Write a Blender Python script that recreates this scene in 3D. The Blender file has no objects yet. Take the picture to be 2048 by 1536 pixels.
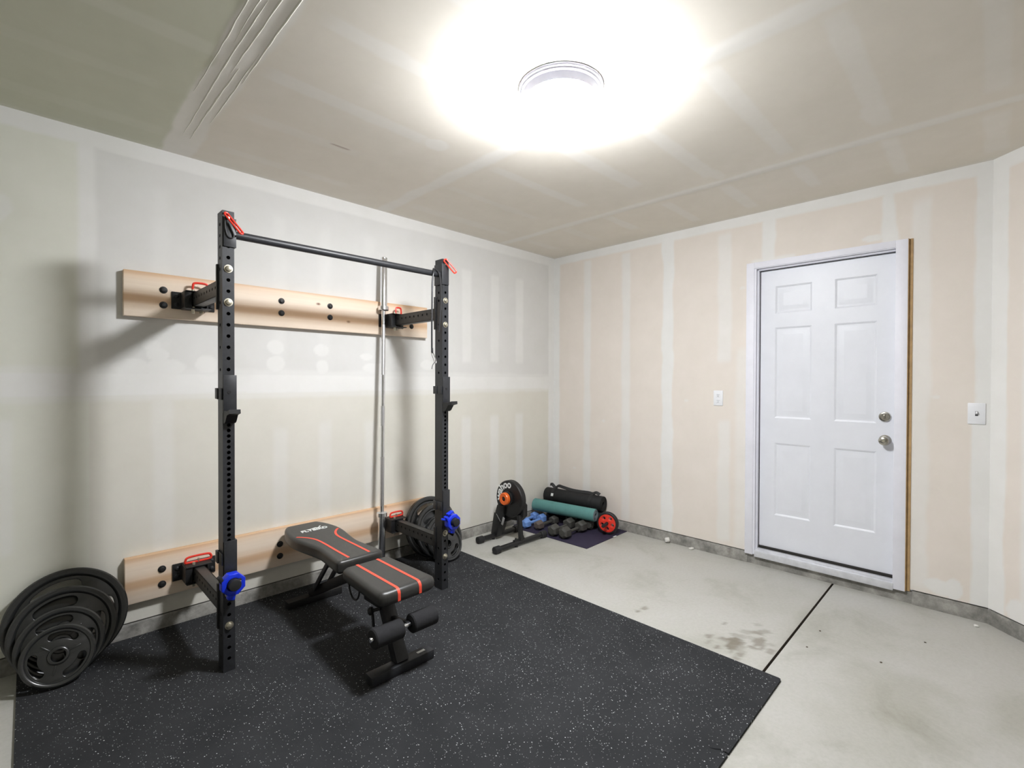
import bpy, bmesh, math, random
import numpy as np
from mathutils import Matrix, Vector, Euler
random.seed(7)
R = math.radians
PI = math.pi
scn = bpy.context.scene
COL = scn.collection

# ------------------------------------------------------------------ helpers
def lin(c):
    c = c / 255.0
    return c / 12.92 if c <= 0.04045 else ((c + 0.055) / 1.055) ** 2.4

def rgb(r, g, b):
    return (lin(r), lin(g), lin(b), 1.0)

class NT:
    """tiny node-tree writer"""
    def __init__(s, name):
        s.m = bpy.data.materials.new(name); s.m.use_nodes = True
        s.t = s.m.node_tree; s.n = s.t.nodes; s.l = s.t.links
        s.b = s.n['Principled BSDF']
    def add(s, typ, **kw):
        n = s.n.new(typ)
        for k, v in kw.items(): setattr(n, k, v)
        return n
    def link(s, a, b): s.l.new(a, b)
    def coords(s, kind='Object'):
        return s.add('ShaderNodeTexCoord').outputs[kind]
    def noise(s, scale, detail=4, rough=0.55, vec=None, dist=0.0):
        n = s.add('ShaderNodeTexNoise'); n.inputs['Scale'].default_value = scale
        n.inputs['Detail'].default_value = detail; n.inputs['Roughness'].default_value = rough
        n.inputs['Distortion'].default_value = dist
        s.link(vec if vec is not None else s.coords(), n.inputs['Vector'])
        return n.outputs['Fac']
    def ramp(s, fac, stops):
        n = s.add('ShaderNodeValToRGB'); e = n.color_ramp.elements
        while len(e) < len(stops): e.new(0.5)
        for k, (p, c) in enumerate(stops):
            e[k].position = p; e[k].color = c if len(c) == 4 else (*c, 1)
        s.link(fac, n.inputs['Fac']); return n.outputs['Color']
    def mix(s, fac, a, b, mode='MIX'):
        n = s.add('ShaderNodeMix', data_type='RGBA', blend_type=mode)
        for sock, v in ((n.inputs[0], fac), (n.inputs[6], a), (n.inputs[7], b)):
            if hasattr(v, 'links'): s.link(v, sock)
            else: sock.default_value = v
        return n.outputs[2]
    def math(s, op, a, b=0.0):
        n = s.add('ShaderNodeMath', operation=op)
        for k, v in enumerate((a, b)):
            if hasattr(v, 'links'): s.link(v, n.inputs[k])
            else: n.inputs[k].default_value = v
        return n.outputs[0]
    def bump(s, h, strength=0.3, dist=0.002):
        n = s.add('ShaderNodeBump'); n.inputs['Strength'].default_value = strength
        n.inputs['Distance'].default_value = dist
        s.link(h, n.inputs['Height']); s.link(n.outputs['Normal'], s.b.inputs['Normal'])
    def set(s, **kw):
        for k, v in kw.items():
            i = s.b.inputs[k.replace('_', ' ')]
            if hasattr(v, 'links'): s.link(v, i)
            else: i.default_value = v

def simple(name, col, rough=0.5, metal=0.0, var=0.08, scale=30.0, bump=0.0, spec=0.5):
    t = NT(name)
    f = t.noise(scale, 4)
    dark = tuple(c * (1 - var) for c in col[:3]) + (1,)
    lite = tuple(min(1, c * (1 + var)) for c in col[:3]) + (1,)
    t.set(Base_Color=t.ramp(f, [(0.3, dark), (0.7, lite)]), Metallic=metal)
    r = t.math('ADD', t.math('MULTIPLY', f, 0.12), rough - 0.06)
    t.set(Roughness=r)
    t.b.inputs['Specular IOR Level'].default_value = spec
    if bump: t.bump(t.noise(scale * 12, 3), bump, 0.001)
    return t.m

MW = {}      # thing -> world matrix

def tag(o, label=None, cat=None, group=None, kind=None):
    if label: o['label'] = label
    if cat: o['category'] = cat
    if group: o['group'] = group
    if kind: o['kind'] = kind
    return o

def thing(name, label, cat, loc=(0, 0, 0), rot=(0, 0, 0), group=None, kind=None):
    o = bpy.data.objects.new(name, None)
    o.empty_display_size = 0.05
    COL.objects.link(o)
    o.location = loc; o.rotation_euler = rot
    MW[o.as_pointer()] = Matrix.Translation(loc) @ Euler(rot).to_matrix().to_4x4()
    return tag(o, label, cat, group, kind)

def part(name, bm, mat, parent=None, world=False, smooth=35, loc=None):
    """bmesh -> ONE mesh object.  world: vertices are given in world space"""
    me = bpy.data.meshes.new(name)
    top = parent
    while top is not None and top.parent is not None: top = top.parent
    if world and top is not None:
        bm.transform(MW[top.as_pointer()].inverted())
    if loc is not None:
        bm.transform(Matrix.Translation(loc).inverted())
    bmesh.ops.recalc_face_normals(bm, faces=bm.faces)
    bm.to_mesh(me); bm.free()
    if smooth:
        me.shade_smooth(); me.set_sharp_from_angle(angle=R(smooth))
    me.materials.append(mat)
    o = bpy.data.objects.new(name, me)
    COL.objects.link(o)
    if parent is not None: o.parent = parent
    if loc is not None:
        o.location = loc
        MW[o.as_pointer()] = Matrix.Translation(loc)
    elif parent is None:
        MW[o.as_pointer()] = Matrix.Identity(4)
    return o

def B(): return bmesh.new()

def merge(bm, src):
    me = bpy.data.meshes.new('tmp'); src.to_mesh(me); src.free()
    bm.from_mesh(me); bpy.data.meshes.remove(me)

def box(bm, c, s, bev=0.0, rot=None, seg=2):
    b = B()
    bmesh.ops.create_cube(b, size=1.0)
    bmesh.ops.scale(b, vec=s, verts=b.verts)
    if bev:
        bmesh.ops.bevel(b, geom=b.edges[:], offset=bev, segments=seg, profile=0.5, affect='EDGES')
    m = Matrix.Translation(c)
    if rot is not None: m = m @ Euler(rot).to_matrix().to_4x4()
    b.transform(m); merge(bm, b); return bm

def bx(bm, x0, x1, y0, y1, z0, z1, bev=0.0):
    return box(bm, ((x0+x1)/2, (y0+y1)/2, (z0+z1)/2), (abs(x1-x0), abs(y1-y0), abs(z1-z0)), bev)

def frame_mat(p0, p1):
    d = (Vector(p1) - Vector(p0)).normalized()
    return Matrix.Translation(p0) @ d.to_track_quat('Z', 'Y').to_matrix().to_4x4()

def lathe(bm, prof, p0=(0, 0, 0), p1=(0, 0, 1), seg=32, rot=0.0):
    """prof: (r, h) pairs along axis p0->p1"""
    m = frame_mat(p0, p1)
    b = B(); rings = []
    for r, h in prof:
        if r < 1e-6:
            rings.append([b.verts.new((0, 0, h))])
        else:
            rings.append([b.verts.new((r*math.cos(2*PI*k/seg+rot), r*math.sin(2*PI*k/seg+rot), h)) for k in range(seg)])
    for a, c in zip(rings, rings[1:]):
        for k in range(seg):
            k2 = (k+1) % seg
            if len(a) == 1 and len(c) == 1: continue
            if len(a) == 1: b.faces.new((a[0], c[k], c[k2]))
            elif len(c) == 1: b.faces.new((a[k], a[k2], c[0]))
            else: b.faces.new((a[k], a[k2], c[k2], c[k]))
    b.transform(m); merge(bm, b); return bm

def cyl(bm, p0, p1, r, seg=24, bev=0.0, r2=None):
    L = (Vector(p1) - Vector(p0)).length
    r2 = r if r2 is None else r2
    if bev:
        prof = [(0, 0), (r-bev, 0), (r-bev*0.3, bev*0.3), (r, bev), (r2, L-bev), (r2-bev*0.3, L-bev*0.3), (r2-bev, L), (0, L)]
    else:
        prof = [(0, 0), (r, 0), (r2, L), (0, L)]
    return lathe(bm, prof, p0, p1, seg)

def smooth_path(pts, n=8, closed=False):
    P = [Vector(p) for p in pts]; out = []
    N = len(P)
    rng = range(N if closed else N-1)
    for i in rng:
        if closed: a, b, c, d = P[(i-1) % N], P[i], P[(i+1) % N], P[(i+2) % N]
        else: a, b, c, d = P[max(i-1, 0)], P[i], P[i+1], P[min(i+2, N-1)]
        for k in range(n):
            t = k/n
            out.append(0.5*((2*b) + (c-a)*t + (2*a-5*b+4*c-d)*t*t + (3*b-a-3*c+d)*t**3))
    if not closed: out.append(P[-1])
    return out

def tube(bm, pts, r, seg=10, closed=False, caps=True):
    P = [Vector(p) for p in pts]; N = len(P); b = B(); rings = []
    up = Vector((0, 0, 1)); prev = None
    for i in range(N):
        if closed: t = (P[(i+1) % N] - P[i-1]).normalized()
        else: t = (P[min(i+1, N-1)] - P[max(i-1, 0)]).normalized()
        if prev is None:
            x = t.orthogonal().normalized()
        else:
            x = (prev - t*prev.dot(t)).normalized()
        prev = x; y = t.cross(x)
        rr = r[i] if isinstance(r, (list, tuple)) else r
        rings.append([b.verts.new(P[i] + (x*math.cos(2*PI*k/seg) + y*math.sin(2*PI*k/seg))*rr) for k in range(seg)])
    pairs = list(zip(rings, rings[1:]))
    if closed:
        # best matching seam
        a, c = rings[-1], rings[0]
        sh = min(range(seg), key=lambda s: (a[0].co - c[s].co).length)
        pairs.append((a, c[sh:] + c[:sh]))
    for a, c in pairs:
        for k in range(seg):
            b.faces.new((a[k], a[(k+1) % seg], c[(k+1) % seg], c[k]))
    if caps and not closed:
        b.faces.new(rings[0]); b.faces.new(list(reversed(rings[-1])))
    merge(bm, b); return bm

def ribbon(bm, pts, nrm, w, th):
    """flat strap along pts; nrm: outward normals per point"""
    P = [Vector(p) for p in pts]; b = B(); rows = []
    for i in range(len(P)):
        t = (P[min(i+1, len(P)-1)] - P[max(i-1, 0)]).normalized()
        n = Vector(nrm[i]).normalized(); s = t.cross(n).normalized()
        rows.append([b.verts.new(P[i] + s*a*w/2 + n*h*th) for a, h in ((-1, -1), (-1, 1), (1, 1), (1, -1))])
    for a, c in zip(rows, rows[1:]):
        for k in range(4):
            b.faces.new((a[k], a[(k+1) % 4], c[(k+1) % 4], c[k]))
    b.faces.new(rows[0]); b.faces.new(list(reversed(rows[-1])))
    merge(bm, b); return bm

def plate2d(outer, holes=(), t=0.005, bev=0.0, bres=3, mat=None, seg_note=None):
    """flat plate in local XY with through holes, thickness t along Z, as bmesh"""
    cu = bpy.data.curves.new('tmp', 'CURVE'); cu.dimensions = '2D'; cu.fill_mode = 'BOTH'
    cu.extrude = max(t/2 - bev, 0); cu.bevel_depth = bev; cu.bevel_resolution = bres
    if bev: cu.offset = -bev
    for poly in [outer, *holes]:
        sp = cu.splines.new('POLY'); sp.points.add(len(poly)-1)
        for q, (x, y) in zip(sp.points, poly): q.co = (x, y, 0, 1)
        sp.use_cyclic_u = True
    o = bpy.data.objects.new('tmp', cu); COL.objects.link(o)
    dg = bpy.context.evaluated_depsgraph_get()
    me = bpy.data.meshes.new_from_object(o.evaluated_get(dg))
    b = B(); b.from_mesh(me)
    bpy.data.objects.remove(o); bpy.data.curves.remove(cu); bpy.data.meshes.remove(me)
    bmesh.ops.remove_doubles(b, verts=b.verts, dist=1e-5)
    if mat is not None: b.transform(mat)
    return b

def text_bm(body, size, ext=0.0006, bold=0.0, mat=None, shear=0.0, space=1.0):
    cu = bpy.data.curves.new('tmp', 'FONT'); cu.body = body; cu.size = size
    cu.extrude = ext; cu.offset = bold; cu.align_x = 'CENTER'; cu.align_y = 'CENTER'
    cu.shear = shear; cu.space_character = space; cu.resolution_u = 4
    o = bpy.data.objects.new('tmp', cu); COL.objects.link(o)
    dg = bpy.context.evaluated_depsgraph_get()
    me = bpy.data.meshes.new_from_object(o.evaluated_get(dg))
    b = B(); b.from_mesh(me)
    bpy.data.objects.remove(o); bpy.data.curves.remove(cu); bpy.data.meshes.remove(me)
    if mat is not None: b.transform(mat)
    return b

def circle(cx, cy, r, n=24, a0=0.0):
    return [(cx + r*math.cos(2*PI*k/n+a0), cy + r*math.sin(2*PI*k/n+a0)) for k in range(n)]

def rrect(x0, x1, y0, y1, r, n=5):
    out = []
    for cx, cy, a in ((x1-r, y1-r, 0), (x0+r, y1-r, 90), (x0+r, y0+r, 180), (x1-r, y0+r, 270)):
        for k in range(n+1):
            t = R(a + 90*k/n); out.append((cx + r*math.cos(t), cy + r*math.sin(t)))
    return out

# ------------------------------------------------------------------ numpy surfaces
_rs = np.random.RandomState(3)
def vnoise(u, v, scale, seed=0, octaves=3):
    """smooth value noise in [-1,1]"""
    rs = np.random.RandomState(100 + seed); out = 0; amp = 1; tot = 0
    for o in range(octaves):
        N = 64; g = rs.rand(N, N)*2 - 1
        x = u*scale*(2**o) + 17.3*seed; y = v*scale*(2**o) + 5.1*seed
        xi = np.floor(x).astype(int); yi = np.floor(y).astype(int)
        fx = x - xi; fy = y - yi
        fx = fx*fx*(3-2*fx); fy = fy*fy*(3-2*fy)
        a = g[xi % N, yi % N]; b = g[(xi+1) % N, yi % N]; c = g[xi % N, (yi+1) % N]; d = g[(xi+1) % N, (yi+1) % N]
        out = out + amp*((a*(1-fx)+b*fx)*(1-fy) + (c*(1-fx)+d*fx)*fy); tot += amp; amp *= 0.5
    return out/tot

def sm(x): 
    x = np.clip(x, 0, 1); return x*x*(3-2*x)

class Mud:
    """coverage of joint compound on a sheet, built up from trowelled bands"""
    def __init__(s, u, v): s.u = u; s.v = v; s.m = np.zeros_like(u); s.k = 0
    def band(s, u0, u1, v0, v1, st=1.0, f=0.018, fv=None, w=0.008):
        s.k += 1
        if u1 < u0: u0, u1 = u1, u0
        if v1 < v0: v0, v1 = v1, v0
        n1 = vnoise(s.u*0.3, s.v, 5, s.k)*w; n2 = vnoise(s.u*0.3, s.v, 5, s.k+40)*w
        n3 = vnoise(s.u, s.v*0.3, 6, s.k+80)*w
        fv = f if fv is None else fv
        q = sm((s.u-u0+n1)/f+.5)*sm((u1-s.u+n2)/f+.5)*sm((s.v-v0+n3)/fv+.5)*sm((v1-s.v+n3)/fv+.5)
        s.m = np.maximum(s.m, q*st)
    def blob(s, u, v, ru, rv, st=0.8, f=0.25):
        s.k += 1
        n = vnoise(s.u, s.v, 9, s.k)*0.45
        d = np.sqrt(((s.u-u)/ru)**2 + ((s.v-v)/rv)**2) + n
        s.m = np.maximum(s.m, st*sm((1-d)/f+.5))

def grid(name, origin, eu, ev, nu, nv, colfn, mat, disp=None, hole=None, kind='structure'):
    """dense sheet; per-vertex albedo colour (float colour attribute 'tint')"""
    iu, iv = np.meshgrid(np.linspace(0, 1, nu+1), np.linspace(0, 1, nv+1), indexing='ij')
    O = np.array(origin); U = np.array(eu); V = np.array(ev)
    P = O + iu[..., None]*U + iv[..., None]*V
    lu = iu*np.linalg.norm(U); lv = iv*np.linalg.norm(V)
    if disp is not None: P = P + disp(lu, lv)
    idx = np.arange((nu+1)*(nv+1)).reshape(nu+1, nv+1)
    F = np.stack([idx[:-1, :-1], idx[1:, :-1], idx[1:, 1:], idx[:-1, 1:]], -1).reshape(-1, 4)
    if hole is not None:
        cu = ((lu[:-1, :-1]+lu[1:, 1:])/2).ravel(); cv = ((lv[:-1, :-1]+lv[1:, 1:])/2).ravel()
        F = F[~hole(cu, cv)]
    me = bpy.data.meshes.new(name)
    me.vertices.add(P.size//3); me.vertices.foreach_set('co', P.reshape(-1).astype(np.float32))
    me.loops.add(F.size); me.loops.foreach_set('vertex_index', F.reshape(-1).astype(np.int32))
    me.polygons.add(len(F)); me.polygons.foreach_set('loop_start', (np.arange(len(F))*4).astype(np.int32))
    me.update(calc_edges=True)
    c = colfn(lu, lv)
    a = me.color_attributes.new('tint', 'FLOAT_COLOR', 'POINT')
    rgba = np.ones(c.shape[:-1] + (4,), np.float32); rgba[..., :3] = c
    a.data.foreach_set('color', rgba.reshape(-1))
    me.shade_smooth()
    me.materials.append(mat)
    o = bpy.data.objects.new(name, me); COL.objects.link(o)
    o['kind'] = kind
    MW[o.as_pointer()] = Matrix.Identity(4)
    return o

def C3(r, g, b): return np.array([lin(r), lin(g), lin(b)])

# ------------------------------------------------------------------ materials
def drywall_mat(name):
    t = NT(name)
    a = t.add('ShaderNodeVertexColor', layer_name='tint').outputs['Color']
    n = t.noise(5, 6, 0.6); f = t.noise(140, 2, 0.5)
    c = t.mix(1.0, a, t.ramp(n, [(0.3, (0.95, 0.95, 0.94)), (0.7, (1.0, 1.0, 1.0))]), 'MULTIPLY')
    t.set(Base_Color=c, Roughness=0.92)
    t.b.inputs['Specular IOR Level'].default_value = 0.15
    t.bump(f, 0.08, 0.001)
    return t.m
M_dry = drywall_mat('drywall')

def concrete_mat():
    t = NT('concrete_floor')
    a = t.add('ShaderNodeVertexColor', layer_name='tint').outputs['Color']
    n = t.noise(2.2, 8, 0.65, dist=0.6); f = t.noise(55, 5, 0.7)
    c = t.mix(1.0, a, t.ramp(n, [(0.30, (0.76, 0.76, 0.71)), (0.48, (0.95, 0.95, 0.93)), (0.68, (1.0, 1.0, 1.0))]), 'MULTIPLY')
    c = t.mix(0.5, c, t.ramp(f, [(0.35, (0.86, 0.86, 0.84)), (0.6, (1.0, 1.0, 1.0))]), 'MULTIPLY')
    t.set(Base_Color=c, Roughness=t.math('ADD', t.math('MULTIPLY', n, 0.3), 0.42))
    t.b.inputs['Specular IOR Level'].default_value = 0.35
    t.bump(f, 0.12, 0.001)
    return t.m
M_floor = concrete_mat()

def curb_mat():
    t = NT('concrete_curb')
    n = t.noise(9, 8, 0.7); f = t.noise(70, 4, 0.7)
    c = t.ramp(n, [(0.3, rgb(96, 95, 91)), (0.5, rgb(140, 138, 132)), (0.72, rgb(180, 177, 170))])
    t.set(Base_Color=c, Roughness=0.85); t.bump(f, 0.5, 0.003)
    return t.m
M_curb = curb_mat()

def rubber_mat():
    t = NT('speckled_rubber')
    co = t.coords()
    mp = t.add('ShaderNodeMapping'); mp.inputs['Scale'].default_value = (1, 1, 0.05)
    t.link(co, mp.inputs['Vector'])
    wob = t.add('ShaderNodeTexNoise'); wob.inputs['Scale'].default_value = 90
    t.link(mp.outputs['Vector'], wob.inputs['Vector'])
    add = t.add('ShaderNodeMix', data_type='RGBA', blend_type='LINEAR_LIGHT'); add.inputs[0].default_value = 0.0025
    t.link(mp.outputs['Vector'], add.inputs[6]); t.link(wob.outputs['Color'], add.inputs[7])
    v = t.add('ShaderNodeTexVoronoi', feature='F1'); v.inputs['Scale'].default_value = 150
    t.link(add.outputs[2], v.inputs['Vector'])
    sep = t.add('ShaderNodeSeparateColor'); t.link(v.outputs['Color'], sep.inputs['Color'])
    pick = t.math('GREATER_THAN', sep.outputs[0], 0.70)
    near = t.math('LESS_THAN', v.outputs['Distance'], t.math('ADD', t.math('MULTIPLY', sep.outputs[1], 0.22), 0.13))
    fl = t.math('MULTIPLY', pick, near)
    clump = t.ramp(t.noise(3.2, 3), [(0.32, (0.45, 0.45, 0.45)), (0.6, (1, 1, 1))])
    fleck = t.math('MULTIPLY', fl, clump)
    base = t.ramp(t.noise(4, 5), [(0.3, rgb(44, 45, 47)), (0.7, rgb(56, 57, 59))])
    base = t.mix(t.math('MULTIPLY', t.noise(300, 2), 0.5), base, rgb(30, 31, 33))
    c = t.mix(fleck, base, t.mix(sep.outputs[2], rgb(100, 102, 104), rgb(214, 216, 218)))
    t.set(Base_Color=c, Roughness=0.9)
    t.b.inputs['Specular IOR Level'].default_value = 0.2
    t.bump(t.noise(350, 3), 0.5, 0.001)
    return t.m
M_rubber = rubber_mat()

def pine_mat():
    t = NT('pine_board')
    co = t.coords()
    mp = t.add('ShaderNodeMapping'); mp.inputs['Scale'].default_value = (0.30, 1.0, 2.2)
    t.link(co, mp.inputs['Vector'])
    w = t.add('ShaderNodeTexWave', wave_type='BANDS', bands_direction='Z', wave_profile='SIN')
    w.inputs['Scale'].default_value = 0.9; w.inputs['Distortion'].default_value = 4.5
    w.inputs['Detail'].default_value = 3; w.inputs['Detail Scale'].default_value = 0.8
    t.link(mp.outputs['Vector'], w.inputs['Vector'])
    c = t.ramp(w.outputs['Fac'], [(0.1, rgb(243, 225, 205)), (0.7, rgb(240, 216, 191)), (0.97, rgb(222, 186, 150))])
    mp2 = t.add('ShaderNodeMapping'); mp2.inputs['Scale'].default_value = (2.2, 40, 60)
    t.link(co, mp2.inputs['Vector'])
    c = t.mix(0.35, c, t.ramp(t.noise(1.0, 5, vec=mp2.outputs['Vector']), [(0.3, (0.82, 0.76, 0.7)), (0.7, (1, 1, 1))]), 'MULTIPLY')
    # knots
    v = t.add('ShaderNodeTexVoronoi', feature='F1'); v.inputs['Scale'].default_value = 5.0
    mp3 = t.add('ShaderNodeMapping'); mp3.inputs['Scale'].default_value = (0.75, 1.0, 1.3)
    t.link(co, mp3.inputs['Vector']); t.link(mp3.outputs['Vector'], v.inputs['Vector'])
    k = t.ramp(v.outputs['Distance'], [(0.02, (1, 1, 1)), (0.075, (0, 0, 0))])
    c = t.mix(k, c, rgb(120, 74, 40))
    t.set(Base_Color=c, Roughness=0.6)
    return t.m
M_pine = pine_mat()

M_black = simple('black_powder_coat', rgb(42, 43, 46), 0.42, 0.0, 0.15, 60, 0.15, 0.5)
M_blackd = simple('dark_steel', rgb(30, 30, 31), 0.5, 0.1, 0.15, 60)
M_arm = simple('grey_black_steel', rgb(52, 52, 51), 0.42, 0.15, 0.12, 50)
M_chrome = simple('chrome', rgb(236, 237, 240), 0.22, 1.0, 0.05, 40)
M_steel = simple('zinc_bolt', rgb(196, 190, 172), 0.38, 0.9, 0.1, 80)
M_nickel = simple('satin_nickel', rgb(190, 187, 178), 0.25, 1.0, 0.06, 60)
M_red = simple('red_plastic', rgb(234, 60, 44), 0.35, 0.0, 0.06, 40)
M_blue = simple('blue_plastic', rgb(22, 52, 214), 0.35, 0.0, 0.08, 40)
M_iron = simple('enamelled_iron', rgb(40, 41, 41), 0.25, 0.05, 0.06, 5, 0.0, 0.8)
M_rubberblack = simple('black_rubber', rgb(28, 28, 30), 0.6, 0, 0.15, 40)
M_foam = simple('black_foam', rgb(40, 40, 42), 0.85, 0, 0.15, 80, 0.4, 0.3)
M_vinyl = simple('black_vinyl', rgb(52, 51, 49), 0.36, 0, 0.06, 30, 0.06, 0.5)
M_stripe = simple('coral_stripe', rgb(240, 84, 62), 0.45, 0, 0.05, 30)
M_print = simple('white_print', rgb(228, 230, 228), 0.6, 0, 0.03, 30)
M_white = simple('white_paint', rgb(226, 228, 234), 0.42, 0, 0.02, 8)
M_casing = simple('white_primed_trim', rgb(230, 230, 238), 0.5, 0, 0.03, 10)
M_rawwood = simple('raw_wood_edge', rgb(176, 146, 104), 0.8, 0, 0.15, 30)
M_gap = simple('dark_gap', rgb(38, 36, 32), 0.9, 0, 0.2, 20)
M_sill = simple('sill_plate', rgb(70, 72, 60), 0.9, 0, 0.25, 14)
M_plastic = simple('white_plastic', rgb(236, 237, 240), 0.35, 0, 0.02, 10)
M_slot = simple('slot_dark', rgb(70, 70, 72), 0.7, 0, 0.1, 10)
M_alum = simple('aluminium_threshold', rgb(222, 223, 228), 0.42, 0.35, 0.08, 25)
M_teal = simple('teal_foam', rgb(92, 140, 136), 0.8, 0, 0.10, 9, 0.25, 0.3)
M_tealin = simple('grey_foam', rgb(112, 122, 126), 0.85, 0, 0.10, 20, 0.2, 0.3)
M_matblack = simple('black_mat_foam', rgb(30, 30, 31), 0.7, 0, 0.2, 25, 0.3, 0.35)
M_purple = simple('purple_mat_foam', rgb(47, 42, 62), 0.8, 0, 0.12, 20, 0.2, 0.3)
M_bluenp = simple('blue_neoprene', rgb(112, 150, 214), 0.6, 0, 0.08, 30, 0.1)
M_greydb = simple('grey_rubber_head', rgb(66, 65, 61), 0.65, 0, 0.14, 40, 0.2)
M_browndb = simple('worn_grey_head', rgb(92, 82, 78), 0.65, 0, 0.14, 30, 0.2)
M_orange = simple('orange_anodised', rgb(236, 108, 42), 0.35, 0.1, 0.06, 40)
M_casebk = simple('black_casing', rgb(24, 24, 25), 0.45, 0, 0.15, 40)
M_cord = simple('black_cord', rgb(34, 34, 36), 0.45, 0, 0.1, 90)
M_plaster = simple('plaster', rgb(226, 224, 218), 0.9, 0, 0.05, 60, 0.5)
M_leaf = simple('dry_leaf', rgb(70, 58, 42), 0.9, 0, 0.3, 60)
M_yellow = simple('yellow_print', rgb(196, 160, 60), 0.6, 0, 0.05, 30)
M_ring = simple('fixture_ring', rgb(112, 112, 120), 0.5, 0.0, 0.03, 30)

def lamp_mat():
    t = NT('lit_glass')
    t.set(Base_Color=(0.9, 0.9, 0.9, 1), Roughness=0.4)
    t.b.inputs['Emission Color'].default_value = LAMP_COL
    t.b.inputs['Emission Strength'].default_value = LAMP_STR
    return t.m
LAMP_COL = (0.94, 0.96, 1.0, 1)
LAMP_STR = 26.0
M_lamp = lamp_mat()

# ------------------------------------------------------------------ room data
H = 2.593          # ceiling height
ZB = 0.087         # lower edge of the drywall
XW, YW = -5.6, -6.0
YC = -3.175        # where the right wall turns
MUD = C3(234, 233, 230)

# ---- left wall (plane y=0): u from x=XW to 0, v from ZB to H
def wl_col(u, v):
    x = u + XW; z = v + ZB
    up = (z > 1.33)
    left = (x < -3.585)
    base = np.where((up & ~left)[..., None], C3(223, 222, 219), C3(223, 220, 210))
    base = np.where(left[..., None], C3(227, 227, 216), base)
    m = Mud(x, z)
    m.band(-6, 0.1, 2.512, 2.7, 0.95, 0.012, w=0.006)
    m.band(-6, 0.1, 1.272, 1.388, 1.0, 0.02, 0.02, 0.01)
    m.band(-6, 0.1, 1.245, 1.415, 0.55, 0.03, 0.03, 0.012)
    m.band(-3.625, -3.555, 1.3, 2.6, 1.0, 0.03, w=0.008)
    m.band(-0.085, 0.05, 0, 2.7, 1.0, 0.02, w=0.008)
    for x0, x1 in ((-1.205, -1.105), (-0.878, -0.778), (-0.555, -0.458)):
        m.band(x0, x1, 1.49 + random.uniform(0, .05), 2.29 + random.uniform(0, .05), 0.75, 0.03, 0.04)
        m.band(x0, x1, 0.12, 1.04, 0.62, 0.035, 0.06)
    for x0, x1, a, b in ((-2.72, -2.63, .25, 1.05), (-2.43, -2.345, .25, 1.07), (-2.10, -2.015, .15, 1.05),
                         (-3.33, -3.235, .40, 1.29)):
        m.band(x0, x1, a, b, 0.42, 0.04, 0.08)
    for x0, x1 in ((-3.33, -3.25), (-2.72, -2.64), (-2.43, -2.35), (-2.1, -2.02), (-1.6, -1.5)):
        m.band(x0, x1, 1.5, 2.38, 0.35, 0.05, 0.08)
    for bx_, bz, ru, rv in ((-3.43, 1.42, .085, .045), (-3.27, 1.42, .095, .05), (-3.075, 1.445, .055, .05), (-3.3, 1.49, .05, .035),
                            (-2.70, 1.56, .045, .04), (-2.70, 1.45, .05, .05), (-2.41, 1.55, .045, .035), (-2.40, 1.45, .045, .05),
                            (-2.08, 1.52, .06, .03), (-2.02, 1.44, .09, .035), (-1.55, 1.47, .07, .04), (-3.33, 1.54, .04, .03)):
        m.blob(bx_, bz, ru, rv, 0.85)
    m.band(-3.96, -3.85, 0.55, 1.17, 0.55, 0.03, 0.05)
    m.blob(-3.93, 2.13, .08, .1, 0.6)
    m.band(-5.2, -5.1, 0.2, 2.4, 0.6, 0.04)
    m.band(-4.7, -4.6, 0.2, 1.1, 0.5, 0.04)
    return base*(1-m.m[..., None]) + MUD*m.m[..., None]
wall_left = grid('wall_left', (XW, 0, ZB), (-XW, 0, 0), (0, 0, H-ZB), 560, 250, wl_col, M_dry)

# ---- right wall (plane x=0): u = -y from 0 to 3.175
DY0, DY1, DZ0, DZ1 = -1.925, -2.762, 0.118, 2.185    # rough opening of the door
def wr_col(u, v):
    y = -u; z = v + ZB
    base = np.broadcast_to(C3(230, 222, 213), u.shape + (3,))
    m = Mud(y, z)
    m.band(-4, 0.1, 2.522, 2.7, 0.95, 0.012, w=0.006)
    m.band(-0.075, 0.05, 0, 2.7, 1.0, 0.02, w=0.008)
    m.band(-0.455, -0.375, 0.1, 2.5, 0.7, 0.03, w=0.012)
    m.band(-0.885, -0.80, 0.1, 2.5, 0.7, 0.03, w=0.012)
    m.band(-1.29, -1.195, 0.05, 2.6, 1.0, 0.018, w=0.022)
    m.band(-1.76, -1.66, 1.5, 2.5, 0.62, 0.03, 0.06, 0.015)
    m.band(-1.755, -1.665, 0.12, 1.05, 0.62, 0.035, 0.06, 0.02)
    m.band(-1.875, -1.80, 0.1, 1.6, 0.5, 0.04, 0.08, 0.02)
    m.band(-2.065, -1.985, 2.2, 2.6, 0.95, 0.02, w=0.025)
    m.band(-2.755, -2.68, 2.2, 2.6, 0.95, 0.02, w=0.025)
    m.blob(-2.64, 2.265, .06, .02, 0.8)
    m.band(-2.2, -1.9, 2.2, 2.25, 0.7, 0.03, 0.02, 0.02)
    m.band(-2.915, -2.83, 0.1, 2.45, 0.6, 0.03, 0.1, 0.02)
    m.blob(-2.975, 0.145, .09, .05, 0.9); m.blob(-3.03, 0.15, .035, .06, 0.9)
    m.band(-3.3, -3.105, -1, 2.7, 1.0, 0.015, w=0.022)
    for _ in range(10):
        m.blob(random.uniform(-3.05, -0.2), random.uniform(0.4, 2.4), .02, .012, 0.5)
    return base*(1-m.m[..., None]) + MUD*m.m[..., None]
def door_hole(u, v):
    z = v + ZB
    return (-u < DY0) & (-u > DY1) & (z < DZ1)
wall_right = grid('wall_right', (0, 0, ZB), (0, YC, 0), (0, 0, H-ZB), 318, 250, wr_col, M_dry, hole=door_hole)

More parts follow.
